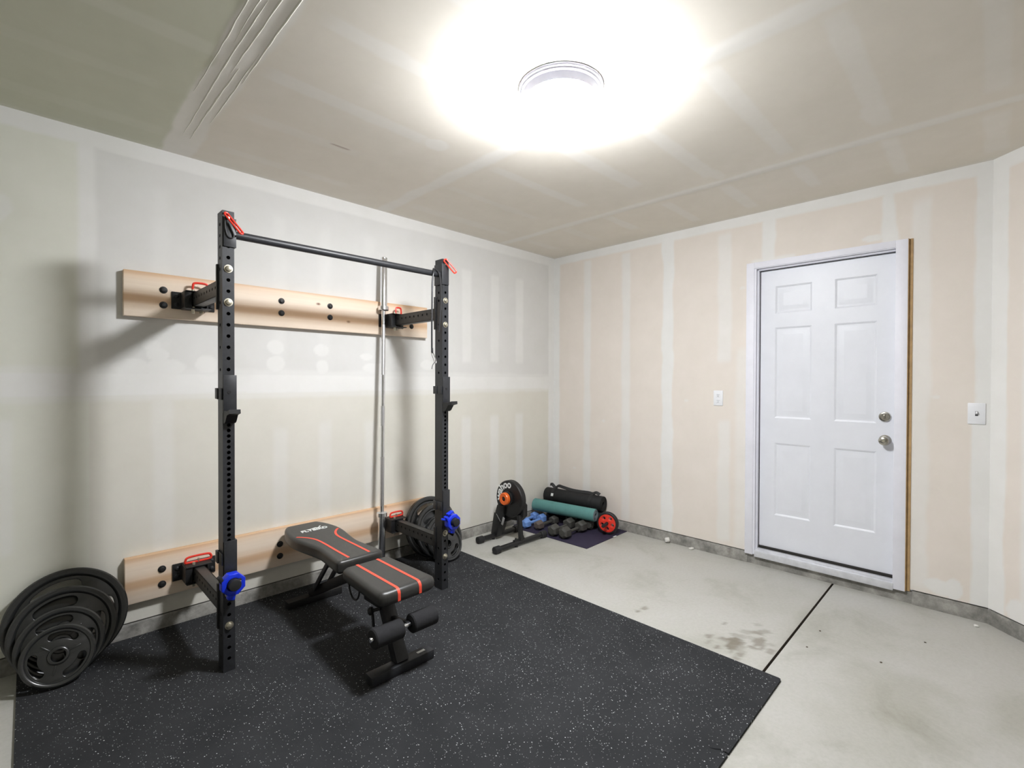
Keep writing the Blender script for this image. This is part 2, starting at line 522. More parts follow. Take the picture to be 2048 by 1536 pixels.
# ---- the wall beyond the outside corner, at 45 degrees, then on along x = -0.9
D45 = 0.9
def wa_col(u, v):
    z = v + ZB
    base = np.broadcast_to(C3(230, 222, 213), u.shape + (3,))
    m = Mud(u, z)
    m.band(-0.1, 0.085, -1, 2.7, 1.0, 0.015, w=0.022)
    m.band(-0.1, 2, 2.515, 2.7, 0.95, 0.012, w=0.006)
    m.band(0.17, 0.25, 0.1, 2.1, 0.8, 0.03, 0.05)
    m.band(0.55, 0.65, 0.1, 2.4, 0.7, 0.03, 0.05)
    m.blob(0.16, 0.13, .06, .06, 0.9)
    return base*(1-m.m[..., None]) + MUD*m.m[..., None]
grid('wall_angled', (0, YC, ZB), (-D45, -D45, 0), (0, 0, H-ZB), 127, 200, wa_col, M_dry)
def plain_col(r, g, b):
    return lambda u, v: np.broadcast_to(C3(r, g, b), u.shape + (3,))
grid('wall_side', (-D45, YC-D45, 0), (0, YW-YC+D45, 0), (0, 0, H), 20, 20, plain_col(205, 196, 186), M_dry)
grid('wall_back', (XW, YW, 0), (-D45-XW, 0, 0), (0, 0, H), 20, 20, plain_col(205, 202, 194), M_dry)
grid('wall_far', (XW, 0, 0), (0, YW, 0), (0, 0, H), 20, 20, plain_col(205, 202, 194), M_dry)

# ---- ceiling
STR = [-0.25, -0.70, -1.105, -1.555, -1.965, -2.375, -2.795, -3.185, -3.6, -4.0, -4.4]
def ce_col(u, v):
    x = u + XW; y = -v
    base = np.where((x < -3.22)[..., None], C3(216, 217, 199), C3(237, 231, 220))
    m = Mud(x, y)
    m.band(-0.79, -0.715, -7, 1, 0.85, 0.03, w=0.012)
    m.band(-2.02, -1.925, -7, 1, 0.85, 0.035, w=0.018)
    m.band(-3.30, -3.155, -7, 1, 0.95, 0.025, w=0.022)
    m.band(-4.47, -4.38, -7, 1, 0.8, 0.03, w=0.018)
    m.band(-6, 1, -0.03, 0.2, 0.5, 0.03, w=0.006)
    m.band(-0.03, 0.2, -7, 1, 0.5, 0.03, w=0.006)
    rs = random.Random(5)
    for k, yy in enumerate(STR):
        for a, b in ((-4.35, -3.33), (-3.10, -2.42), (-1.90, -0.95), (-0.69, -0.19)):
            a += rs.uniform(-.02, .04); b += rs.uniform(-.12, .08)
            hw = 0.035 + rs.uniform(0, .012)
            st = 0.35 if yy > -0.8 else 0.62
            if a < -3.3: st *= 0.6
            sl = rs.uniform(-0.012, 0.012)
            m2 = Mud(x, y - sl*(x - a)); m2.k = m.k; m2.m = m.m
            m2.band(a, b, yy-hw, yy+hw, st, 0.09, 0.02, 0.012); m.m = m2.m; m.k = m2.k
    m.blob(-2.29, -1.10, .075, .055, 0.75); m.blob(-0.88, -2.0, .09, .03, 0.5); m.blob(-1.05, -2.79, .12, .055, 0.6)
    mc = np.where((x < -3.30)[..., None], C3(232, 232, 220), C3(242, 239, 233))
    c = base*(1-m.m[..., None]) + mc*m.m[..., None]
    d = Mud(x, y); d.blob(-2.62, -0.72, .05, .012, 0.55, 0.5)
    return c*(1-d.m[..., None]) + C3(140, 100, 80)*d.m[..., None]
def ce_disp(u, v):
    x = u + XW; y = -v
    d = np.zeros(x.shape + (3,))
    h = np.zeros_like(x)
    h += 0.0022*np.exp(-((x+1.972)/.05)**2) + 0.0022*np.exp(-((x+0.752)/.04)**2)
    h *= sm((-y-0.06)/0.3)*0.8 + 0.2
    d[..., 2] = -h
    return d
CEIL = None
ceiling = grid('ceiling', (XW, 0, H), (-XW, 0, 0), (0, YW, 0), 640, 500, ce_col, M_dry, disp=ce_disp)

M_ridge = simple('trowelled_compound', rgb(222, 220, 208), 0.9, 0, 0.03, 30)
rs = random.Random(21)
for k, (xc, rr, y0, y1) in enumerate(((-3.292, .0035, -.75, -1.9), (-3.245, .004, -.30, -1.5), (-3.205, .0045, -.25, -1.05), (-3.215, .004, -1.0, -2.3),
                                      (-3.175, .0035, -.5, -1.2), (-3.165, .004, -.95, -2.2), (-3.26, .0035, -1.2, -2.6))):
    n = int((y0-y1)/.05); pts = []; rad = []
    for q in range(n+1):
        t = q/n; yy = y0 + (y1-y0)*t
        pts.append((xc + .003*math.sin(q*.21+k*1.7) + rs.uniform(-.0012, .0012), yy, H+.0012))
        rad.append(rr*(.25 + .75*math.sin(PI*min(max(t, .02), .98))**.4)*rs.uniform(.75, 1.15))
    b = B(); tube(b, pts, rad, 8)
    part('compound_ridge', b, M_ridge, ceiling, smooth=60)

# ---- floor: two slabs either side of the tooled control joint
YJ = -2.435
def fl_col(y_off):
    def f(u, v):
        x = u + XW; y = y_off - v
        base = np.broadcast_to(C3(184, 183, 178), u.shape + (3,)).copy()
        m = Mud(x, y)
        rs = random.Random(11)
        for _ in range(34):
            q = rs.random()
            if q < 0.55: cx, cy = rs.gauss(-1.23, .06), rs.gauss(-2.26, .05)
            elif q < 0.8: cx, cy = rs.gauss(-1.15, .05), rs.gauss(-2.35, .03)
            else: cx, cy = rs.gauss(-1.05, .06), rs.gauss(-2.26, .06)
            m.blob(cx, cy, rs.uniform(.012, .03), rs.uniform(.012, .03), rs.uniform(.25, .75))
        m.blob(-1.20, -2.24, .045, .03, 1.0); m.blob(-1.26, -2.25, .04, .03, .9); m.blob(-1.12, -2.335, .045, .025, .8); m.blob(-1.31, -2.31, .03, .02, .7)
        m.blob(-1.209, -1.719, .032, .02, 0.7); m.blob(-1.27, -1.711, .022, .016, 0.9); m.blob(-1.054, -2.131, .025, .016, .6)
        s = Mud(x, y)
        for cx, cy, r, a in ((-1.0, -.62, .25, .22), (-.75, -.75, .2, .2), (-1.2, -2.9, .3, .3), (-.7, -2.6, .3, .18), (-1.5, -2.85, .25, .22),
                             (-1.0, -3.3, .2, .25), (-.5, -2.2, .3, .12)):
            s.blob(cx, cy, r, r*.7, a, 1.2)
        g = sm((0.10 + x)/0.10*1.0)  # no-op band kept soft near the curb
        base = base*(1-.72*m.m[..., None]) + C3(104, 94, 74)*.72*m.m[..., None]
        base = base*(1-s.m[..., None]) + C3(140, 138, 118)*s.m[..., None]
        j = np.exp(-np.abs(y-YJ)/0.02)*(y > YJ-0.001)*0.28
        base = base*(1-j[..., None]) + C3(120, 108, 90)*j[..., None]
        return base
    return f
floor = grid('floor', (XW, 0.06, 0), (-XW+0.12, 0, 0), (0, YJ+0.006-0.06, 0), 400, 150, fl_col(0.06), M_floor)
slab2 = grid('floor_slab', (XW, YJ-0.006, 0), (-XW+0.12, 0, 0), (0, YW-YJ+0.006, 0), 400, 300, fl_col(YJ-0.006), M_floor)
b = B()
for s, yy in ((1, YJ+0.006), (-1, YJ-0.006)):
    vs = [b.verts.new(p) for p in ((XW, yy, 0), (0.12, yy, 0), (0.12, YJ+s*0.002, -0.014), (XW, YJ+s*0.002, -0.014))]
    b.faces.new(vs)
vs = [b.verts.new(p) for p in ((XW, YJ+.002, -0.014), (0.12, YJ+.002, -0.014), (0.12, YJ-.002, -0.014), (XW, YJ-.002, -0.014))]
b.faces.new(vs)
M_joint = simple('joint_dirt', rgb(66, 58, 46), 0.9, 0, 0.3, 20)
part('floor_joint', b, M_joint, floor, smooth=0)
slab2.parent = floor
del slab2['kind']

# ---- concrete curbs under the drywall, with the dark gap above
def curb(name, p0, p1, inward, h=0.080):
    p0 = Vector(p0); p1 = Vector(p1); d = p1 - p0; n = Vector(inward)
    b = B(); N = max(int(d.length/0.03), 2); rows = []
    rs = random.Random(hash(name) % 99)
    for i in range(N+1):
        q = p0 + d*i/N
        w = 0.004 + rs.uniform(-.002, .002)
        rows.append([b.verts.new(q + n*(w+0.003)), b.verts.new(q + n*w + Vector((0, 0, h-.008 + rs.uniform(-.0015, .0015)))),
                     b.verts.new(q + n*(w-0.006) + Vector((0, 0, h))), b.verts.new(q - n*0.05 + Vector((0, 0, h)))])
    for a, c in zip(rows, rows[1:]):
        for k in range(3): b.faces.new((a[k], a[k+1], c[k+1], c[k]))
    o = part(name, b, M_curb, None); o['kind'] = 'structure'
    b = B(); up = Vector((0, 0, 1))
    vs = [b.verts.new(q) for q in (p0 - n*.014 + up*h, p1 - n*.014 + up*h, p1 - n*.014 + up*(ZB+.02), p0 - n*.014 + up*(ZB+.02))]
    b.faces.new(vs)
    part('sill_plate', b, M_sill, o, smooth=0)
    return o
curb('baseboard_left', (XW, 0, 0), (0, 0, 0), (0, -1, 0))
curb('baseboard_right', (0, 0, 0), (0, -1.89, 0), (-1, 0, 0))
curb('baseboard_corner', (0, -2.845, 0), (0, YC, 0), (-1, 0, 0))
s2 = math.sqrt(.5)
curb('baseboard_angled', (0, YC, 0), (-D45, YC-D45, 0), (-s2, s2, 0))
# drywall lower edges (thickness)
b = B()
bx(b, XW, 0.0, 0.0015, 0.012, ZB-0.0005, ZB+0.012)
o = part('trim_1', b, simple('drywall_edge', rgb(206, 202, 190), 0.9), None, smooth=0); o['kind'] = 'structure'
b = B(); bx(b, 0.0015, 0.012, 0, -1.87, ZB-0.0005, ZB+0.012); bx(b, 0.0015, 0.012, -2.83, YC, ZB-0.0005, ZB+0.012)
o = part('trim_2', b, simple('drywall_edge_right', rgb(206, 200, 188), 0.9), None, smooth=0); o['kind'] = 'structure'

# ------------------------------------------------------------------ door
door = thing('door_1', 'white six-panel door in a white frame on the right wall, satin knob and deadbolt', 'door', (0.02, -2.34, 0.10))
door['kind'] = 'structure'
X_C = -0.022            # casing front
XL = 0.048              # leaf front
YL0, YL1 = -1.953, -2.757
ZL0, ZL1 = 0.136, 2.166
# leaf with six raised panels
holes = [(-2.054, -2.288, 1.846, 2.046), (-2.422, -2.654, 1.846, 2.046),
         (-2.054, -2.288, 1.088, 1.746), (-2.422, -2.654, 1.088, 1.746),
         (-2.056, -2.288, 0.378, 0.906), (-2.424, -2.656, 0.378, 0.906)]
YC0, YC1 = YL0 - .003, YL1 + .003
# map (Y,Z) plane at x = XL, thickness to +x:   local x->-y? use matrix columns
Mdoor = Matrix(((0, 0, 1, XL+0.004), (1, 0, 0, 0), (0, 1, 0, 0), (0, 0, 0, 1)))
b = plate2d([(YC0, ZL0), (YC0, ZL1), (YC1, ZL1), (YC1, ZL0)],
            [[(y0, z0), (y1, z0), (y1, z1), (y0, z1)] for y0, y1, z0, z1 in holes], 0.008, mat=Mdoor)
leaf = part('door_leaf', b, M_white, door, world=True, smooth=0)
for y0, y1, z0, z1 in holes:
    b = B(); rows = []
    for ins, dx in ((0, 0), (.004, .0015), (.012, .0065), (.020, .0065), (.030, .005), (.052, .0012), (.056, .0012)):
        rows.append([b.verts.new((XL+dx, yy, zz)) for yy, zz in ((y0-ins, z0+ins), (y1+ins, z0+ins), (y1+ins, z1-ins), (y0-ins, z1-ins))])
    for a, c in zip(rows, rows[1:]):
        for k in range(4): b.faces.new((a[k], a[(k+1) % 4], c[(k+1) % 4], c[k]))
    b.faces.new(rows[-1])
    part('panel', b, M_white, leaf, world=True, smooth=20)
# backing of the gap round the leaf
b = B(); bx(b, XL+0.012, XL+0.03, -1.90, -2.80, 0.06, 2.22)
part('door_backing', b, M_gap, door, world=True, smooth=0)
# jamb: left, right, head with stop rebates
b = B()
YJ0, YJ1, ZJ = -1.945, -2.760, 2.178
bx(b, X_C+.006, XL+.03, YJ0, YJ0+.02, 0.075, ZJ+.02, .001)
bx(b, X_C+.006, XL+.03, YJ1-.02, YJ1, 0.075, ZJ+.02, .001)
bx(b, X_C+.006, XL+.03, YJ0, YJ1, ZJ, ZJ+.02, .001)
bx(b, 0.006, XL-.012, YJ0-.010, YJ0, 0.12, ZJ, .002)
bx(b, 0.006, XL-.012, YJ0, YJ1, ZJ-.010, ZJ, .002)
part('jamb', b, M_casing, door, world=True, smooth=0)
b = B()
bx(b, X_C, 0.0, -1.877, -1.932, 0.072, 2.226, .0015)
part('casing', b, M_casing, door, world=True)
b = B()
bx(b, X_C, 0.0, -2.752, -2.812, 0.072, 2.226, .0015)
part('casing', b, M_casing, door, world=True)
b = B()
bx(b, X_C, 0.0, -1.932, -2.752, 2.182, 2.226, .0015)
part('casing', b, M_casing, door, world=True)
b = B()
bx(b, X_C+.002, 0.0, -2.812, -2.815, 0.075, 2.226)
bx(b, -0.004, 0.02, -2.815, -2.834, 0.075, 2.226)
part('raw_edge', b, M_rawwood, door, world=True, smooth=0)
# threshold
b = B()
bx(b, X_C-.004, XL+.02, -1.945, -2.755, 0.062, 0.108, .003)
bx(b, X_C+.014, XL+.02, -1.945, -2.755, 0.100, 0.120, .003)
th = part('threshold', b, M_alum, door, world=True)
b = B(); bx(b, XL-0.018, XL+.012, YL0, YL1, 0.1205, 0.134)
part('door_sweep', b, M_gap, door, world=True, smooth=0)
b = B(); bx(b, 0.0, 0.03, -1.89, -2.845, 0.0, 0.072)
o = part('door_footing', b, M_curb, door, world=True, smooth=0)
# knob and deadbolt
def knob_at(y, z, name):
    b = B(); a = (XL, y, z); e = (XL-1, y, z)
    if name == 'door_knob':
        lathe(b, [(0, 0), (.033, 0), (.033, .004), (.028, .009), (.013, .012), (.012, .026), (.018, .031), (.026, .040), (.029, .050), (.026, .060), (.017, .066), (.006, .067), (0, .066)], a, e, 32)
    else:
        lathe(b, [(0, 0), (.032, 0), (.032, .006), (.029, .011), (.022, .0125), (.020, .016), (.0, .016)], a, e, 32)
    k = part(name, b, M_nickel, door, world=True)
    b = B()
    if name == 'door_knob':
        cyl(b, (XL-.064, y, z), (XL-.0685, y, z), .008, 16); part('lock_cylinder', b, M_steel, k, world=True)
    else:
        box(b, (XL-.021, y, z), (.014, .007, .026), .002); part('thumb_turn', b, M_nickel, k, world=True)
knob_at(-2.700, 0.983, 'door_knob')
knob_at(-2.698, 1.132, 'deadbolt')
for zz in (0.40, 1.15, 1.93):
    pass

# ------------------------------------------------------------------ outlet and switch
b = B()
ot = thing('wall_outlet', 'white duplex power outlet on the right wall, left of the door', 'outlet', (0, -1.668, 1.222))
box(b, (-.003, 0, 0), (.006, .072, .117), .0025)
part('cover_plate', b, M_plastic, ot)
for s in (1, -1):
    b = B(); box(b, (-.0065, 0, .022*s), (.003, .033, .031), .0012)
    rec = part('receptacle', b, M_plastic, ot)
    b = B(); box(b, (-.0082, .0065, .022*s+.004), (.001, .0022, .009)); box(b, (-.0082, -.0065, .022*s+.004), (.001, .0022, .008))
    cyl(b, (-.0078, 0, .022*s-.008), (-.0087, 0, .022*s-.008), .0028, 10)
    part('slots', b, M_slot, rec, smooth=0)
sw = thing('light_switch', 'white single toggle light switch plate right of the door, by the wall corner', 'switch', (0, -3.119, 1.176))
b = B(); box(b, (-.003, 0, 0), (.006, .074, .120), .0025)
part('cover_plate', b, M_plastic, sw)
b = B(); box(b, (-.0065, 0, 0), (.002, .012, .026), .0006); part('toggle_slot', b, M_slot, sw, smooth=0)
b = B(); box(b, (-.012, 0, .004), (.014, .009, .012), .0015, rot=(0, R(25), 0)); part('toggle', b, M_plastic, sw)

# ------------------------------------------------------------------ ceiling lamp
LX, LY = -2.203, -1.877
lamp = thing('ceiling_light', 'round flush ceiling light with glowing glass dome and grey ring, switched on', 'lamp', (LX, LY, H))
b = B()
lathe(b, [(0.10, 0), (.178, 0), (.179, .006), (.176, .011), (.170, .013), (.170, .013), (.168, .019), (.160, .022), (.155, .034), (.151, .050), (.146, .051), (.144, .04), (.10, .04)], (0, 0, 0), (0, 0, -1), 64)
part('ring', b, M_ring, lamp)
b = B()
prof = [(.140, .046), (.1465, .052), (.149, .066), (.148, .080)]
for k in range(1, 13):
    a = R(90*k/12); prof.append((.147*math.cos(a)**0.7 if k < 12 else 0, .080 + .048*math.sin(a)))
lathe(b, prof, (0, 0, 0), (0, 0, -1), 48)
part('glass_dome', b, M_lamp, lamp)

# ------------------------------------------------------------------ rubber floor mat
MX0, MX1, MY0, MY1 = -3.842, -1.396, -2.516, -0.010
mt = 0.010
def slit(pts, w=0.0028):
    up = [(x, y + w/2) for x, y in pts]; dn = [(x, y - w/2) for x, y in reversed(pts)]
    return up + dn
def vslit(pts, w=0.003):
    return [(x + w/2, y) for x, y in pts] + [(x - w/2, y) for x, y in reversed(pts)]
out = [(MX0, MY0)]
xs = -2.018
out += [(xs-.004, MY0), (xs-.003, MY0+.028), (xs-.014, MY0+.042), (xs-.020, MY0+.060), (xs-.0165, MY0+.060), (xs-.009, MY0+.046), (xs+.004, MY0+.030), (xs+.0045, MY0)]
out += [(MX1-.012, MY0), (MX1-.003, MY0+.003), (MX1, MY0+.012), (MX1, MY1), (MX0, MY1)]
slits = [slit([(-3.80, -.668), (-3.70, -.664), (-3.66, -.661)]), slit([(-3.60, -.664), (-3.50, -.655), (-3.46, -.66)]),
         slit([(-1.455, -2.372), (-1.425, -2.372)]) ]
b = plate2d(out, slits, mt, mat=Matrix.Translation((0, 0, mt/2)))
mat_o = part('rubber_floor_mat', b, M_rubber, None, smooth=0, loc=((MX0+MX1)/2, (MY0+MY1)/2, 0))
tag(mat_o, 'large black rubber gym mat with pale flecks covering the floor under the rack and bench', 'mat')
ZM = mt + 0.0005

# ------------------------------------------------------------------ mounting boards
def board(z0, z1, label, bolts):
    cx = (-3.453 - 1.588)/2
    t = thing('mounting_board', label, 'board', (cx, -0.001, z0), group='boards bolted to the left wall')
    b = B(); bx(b, -3.453, -1.588, -0.040, -0.001, z0, z1, .0025)
    part('plank', b, M_pine, t, world=True)
    for x, z in bolts:
        b = B()
        lathe(b, [(0, 0), (.0185, 0), (.0185, .002), (.016, .0032), (.012, .0035), (.0115, .009), (.009, .0115), (0, .0125)], (x, -.040, z), (x, -1, z), 20)
        part('lag_bolt', b, M_blackd, t, world=True)
ub = [(-3.286, 1.834), (-3.286, 1.754), (-2.682, 1.846), (-2.682, 1.771), (-2.371, 1.848), (-2.371, 1.773), (-1.733, 1.841), (-1.733, 1.763)]
lb = [(-3.297, .342), (-3.297, .261), (-2.693, .331), (-2.693, .257), (-2.371, .331), (-2.371, .257), (-1.733, .335), (-1.733, .257)]
board(1.684, 1.920, 'upper pine board bolted to the left wall behind the rack at head height', ub)
board(0.194, 0.431, 'lower pine board bolted to the left wall just above the floor curb', lb)

# ------------------------------------------------------------------ rack
rack = thing('squat_rack', 'black wall-mounted folding squat rack with two uprights and a pull-up bar', 'rack', (-2.526, -0.65, ZM))
PW, PD = 0.049, 0.076
PF = -0.693; PB = PF + PD
PT = 2.130
XP = (-3.148, -1.908)
BOLT_Z = (1.866, 1.712, 0.372, 0.222)
def hole_list():
    out = []
    z = 2.122 - .03
    # 2 inch spacing above, 1 inch between, 2 inch below
    z = 1.866
    zs = [1.866 + .0514*k for k in range(1, 5)] + [1.866 - .0514*k for k in range(0, 12)]
    zs += [1.225 - .0254*k for k in range(0, 25)]
    zs += [0.574 - .0505*k for k in range(0, 11)]
    return sorted(set(round(q, 4) for q in zs if .045 < q < PT-.03))
HZ = hole_list()
def upright(xc):
    b = B(); z0 = ZM
    front = [q for q in HZ if all(abs(q - k) > .004 for k in BOLT_Z)]
    def face(w, holes, m):
        merge(b, plate2d([(-w/2, z0), (w/2, z0), (w/2, PT), (-w/2, PT)], [circle(0, q, .0082, 14) for q in holes], .003, mat=m))
    Mf = Matrix(((1, 0, 0, xc), (0, 0, 1, PF+.0015), (0, 1, 0, 0), (0, 0, 0, 1)))
    Mb = Matrix(((1, 0, 0, xc), (0, 0, 1, PB-.0015), (0, 1, 0, 0), (0, 0, 0, 1)))
    face(PW, front, Mf); face(PW, [], Mb)
    side = [1.866 + .0514*k for k in range(0, 5)] + [1.712 - .1028*k for k in range(0, 4)] + [.27, .17, .07]
    for s in (-1, 1):
        Ms = Matrix(((0, 0, 1, xc + s*(PW/2-.0015)), (1, 0, 0, (PF+PB)/2), (0, 1, 0, 0), (0, 0, 0, 1)))
        face(PD-.006, side if s < 0 else [], Ms)
    bx(b, xc-PW/2+.001, xc+PW/2-.001, PF+.001, PB-.001, PT-.004, PT+.001, .001)
    p = part('upright', b, M_black, rack, world=True, smooth=25)
    b = B(); bx(b, xc-.012, xc+.012, (PF+PB)/2-.012, (PF+PB)/2+.012, z0+.01, PT-.01)
    return p
posts = [upright(x) for x in XP]
for i, xc in enumerate(XP):
    for z in BOLT_Z:
        b = B()
        lathe(b, [(0, 0), (.0185, 0), (.0185, .0022), (.0135, .0025), (.013, .008), (.011, .0115), (.006, .0135), (0, .014)], (xc, PF, z), (xc, PF-1, z), 20)
        part('bolt', b, M_steel, posts[i], world=True)
    # rear gusset plates behind the post
    for zc in (1.789, .297):
        b = B(); bx(b, xc-PW/2-.007, xc+PW/2+.007, PB-.012, PB+.006, zc-.105, zc+.105, .001)
        part('gusset_plate', b, M_blackd, posts[i], world=True)
    # swing arms
    for zc, up in ((1.785, 1), (.308, 0)):
        b = B(); L0, L1 = -.095, PB
        AW, AH = .049, .072
        Mr = Matrix(((0, 0, 1, 0), (1, 0, 0, 0), (0, 1, 0, 0), (0, 0, 0, 1)))
        hs = [circle(-.17 - .0505*k, zc + .006, .0075, 12) for k in range(9)]
        for s in (-1, 1):
            Ms = Matrix(((0, 0, 1, xc + s*(AW/2-.0015)), (1, 0, 0, 0), (0, 1, 0, 0), (0, 0, 0, 1)))
            merge(b, plate2d([(L1, zc-AH/2), (L0, zc-AH/2), (L0, zc+AH/2), (L1, zc+AH/2)], hs, .003, mat=Ms))
        bx(b, xc-AW/2, xc+AW/2, L0, L1, zc+AH/2-.003, zc+AH/2, .0005)
        bx(b, xc-AW/2, xc+AW/2, L0, L1, zc-AH/2, zc-AH/2+.003, .0005)
        part('swing_arm', b, M_arm, rack, world=True, smooth=25)
        # wall bracket
        b = B()
        bx(b, xc-.104, xc+.100, -.048, -.041, zc-.047, zc+.046, .003)
        bx(b, xc-.064, xc-.030, -.047, -.148, zc-.046, zc+.042, .004)
        bx(b, xc-.030, xc+.030, -.047, -.098, zc-.044, zc+.040, .002)
        bx(b, xc+.054, xc+.062, -.047, -.075, zc-.048, zc+.044, .002)
        bx(b, xc-.060, xc+.060, -.045, -.155, zc+.040, zc+.046, .002)
        bx(b, xc-.060, xc+.060, -.045, -.155, zc-.050, zc-.044, .002)
        br = part('wall_bracket', b, M_blackd, rack, world=True)
        for dx in (-.082, .082):
            for dz in (-.022, .022):
                b = B()
                lathe(b, [(0, 0), (.013, 0), (.013, .002), (.009, .003), (.009, .008), (.006, .010), (0, .010)], (xc+dx, -.047, zc+dz), (xc+dx, -1, zc+dz), 14)
                part('lag_screw', b, M_black, br, world=True)
        b = B(); cyl(b, (xc-.02, -.12, zc-.072), (xc-.02, -.12, zc+.058), .0075, 12, .001)
        cyl(b, (xc+.03, -.07, zc-.064), (xc+.03, -.07, zc-.05), .010, 6)
        part('pivot_pin', b, M_steel, br, world=True)
        # red pull handle on the locking pin
        b = B(); zt = zc+.046
        w, hh = (.036, .052) if up else (.060, .034)
        if i: w *= .62 if up else .85
        dx0 = -.002 if up else -.004
        cxh = xc + (.022 if up else .008)
        if i: cxh = xc + (.03 if up else .014)
        pts = [(cxh-w, zt+.006), (cxh-w, zt+hh*.62), (cxh-w*.72, zt+hh), (cxh+w*.72, zt+hh), (cxh+w, zt+hh*.62), (cxh+w, zt+.012), (cxh+w*.8, zt+.004), (cxh-w*.8, zt+.004)]
        tube(b, smooth_path([(x, -.09 - .006*k*0, z) for k, (x, z) in enumerate(pts)], 5, True), .0062, 8, True)
        hd = part('pull_handle', b, M_red, br, world=True)
        hd['label'] = 'red pull handle'
        b = B(); cyl(b, (cxh, -.09, zt-.002), (cxh, -.09, zt+.02), .006, 12, .001)
        part('locking_pin', b, M_steel, hd, world=True)

# pull-up bar with end channels
b = B(); cyl(b, (XP[0]+PW/2, PF+.025, 2.032), (XP[1]-PW/2, PF+.025, 2.032), .0185, 28)
bar = part('pullup_bar', b, M_black, rack, world=True)
for i, xc in enumerate(XP):
    s = 1 if i == 0 else -1
    b = B(); zt, zb = 2.098, 1.966
    bx(b, xc-PW/2+.004 if i == 0 else xc-PW/2-.007, xc+PW/2+.007 if i == 0 else xc+PW/2-.002, PF-.0065, PF-.0005, zb, zt, .001)
    xi = xc + s*(PW/2)
    bx(b, min(xi, xi+s*.0065), max(xi, xi+s*.0065), PF-.006, PB+.002, zb, zt, .001)
    part('end_channel', b, M_black, bar, world=True)
    # hitch pin with long red plastic loop hanging forward
    b = B()
    if i == 0:
        A = Vector((xc-.012, PF-.012, 2.112)); E = Vector((xc+.050, PF-.030, 2.030))
    else:
        A = Vector((xc-.010, PF-.012, 2.120)); E = Vector((xc+.052, PF-.040, 2.046))
    d = (E-A); dn = d.normalized(); side = dn.cross(Vector((0, -1, 0))).normalized() if i else (dn.cross(Vector((0.5, -1, 0.2)))).normalized()
    w = .009 if i == 0 else .012
    pts = [A + side*w, A + dn*.01 + side*w, E - dn*.012 + side*w, E - dn*.003 + side*w*.6, E, E - dn*.003 - side*w*.6, E - dn*.012 - side*w, A + dn*.01 - side*w, A - side*w, A - dn*.006]
    tube(b, smooth_path(pts, 4, True), .0045, 8, True)
    h = part('hitch_pin_handle', b, M_red, bar, world=True); h['label'] = 'red hitch pin handle'
    b = B(); cyl(b, (xc-.004, PF-.016, 2.095), (xc-.004, PF+.02, 2.095), .007, 12, .001)
    part('hitch_pin', b, M_steel, h, world=True)
    if i == 0:
        b = B()
        tube(b, smooth_path([(xc-.014, PF-.010, 2.105), (xc-.016, PF-.010, 2.06), (xc-.008, PF-.010, 2.018), (xc+.008, PF-.010, 2.006), (xc+.020, PF-.011, 2.016), (xc+.012, PF-.010, 2.04), (xc-.004, PF-.010, 2.072)], 6), .0032, 8)
        part('lanyard', b, M_cord, h, world=True)

# ------------------------------------------------------------------ J-cups and lower pegs (lift off the uprights)
def jcup(i, label):
    xc = XP[i]
    t = thing('j_cup', label, 'j-cup', (xc, PF, 1.165), group='bar holders on the rack uprights')
    b = B(); zt = 1.378
    zb = 1.205
    bx(b, xc-.024, xc+.031, PF-.010, PF-.001, zb, zt, .001)
    bx(b, xc+.0255, xc+.031, PF-.008, PF+.03, zb, zt, .001)
    bx(b, xc-.0255-.006, xc-.0255, PF-.002, PB-.01, 1.265, 1.318, .001)
    bx(b, xc-.036, xc-.0255, PB-.03, PB+.006, 1.268, 1.318, .001)
    part('back_plate', b, M_black, t, world=True)
    b = B()
    # shelf with an upturned lip, sectioned in the yz plane
    sec = [(PF-.001, 1.216), (PF-.055, 1.214), (PF-.094, 1.224), (PF-.097, 1.206), (PF-.058, 1.197), (PF-.034, 1.166), (PF-.020, 1.158), (PF-.001, 1.158)]
    m = Matrix(((0, 0, 1, xc), (1, 0, 0, 0), (0, 1, 0, 0), (0, 0, 0, 1)))
    merge(b, plate2d(sec, (), .046, mat=m))
    part('cradle', b, M_blackd, t, world=True, smooth=25)
    b = B(); cyl(b, (xc, PF-.012, 1.30), (xc, PF+.03, 1.30), .0075, 12)
    part('locating_pin', b, M_blackd, t, world=True)
jcup(0, 'black steel bar holder hooked on the left rack upright at mid height')
jcup(1, 'black steel bar holder hooked on the right rack upright at mid height')

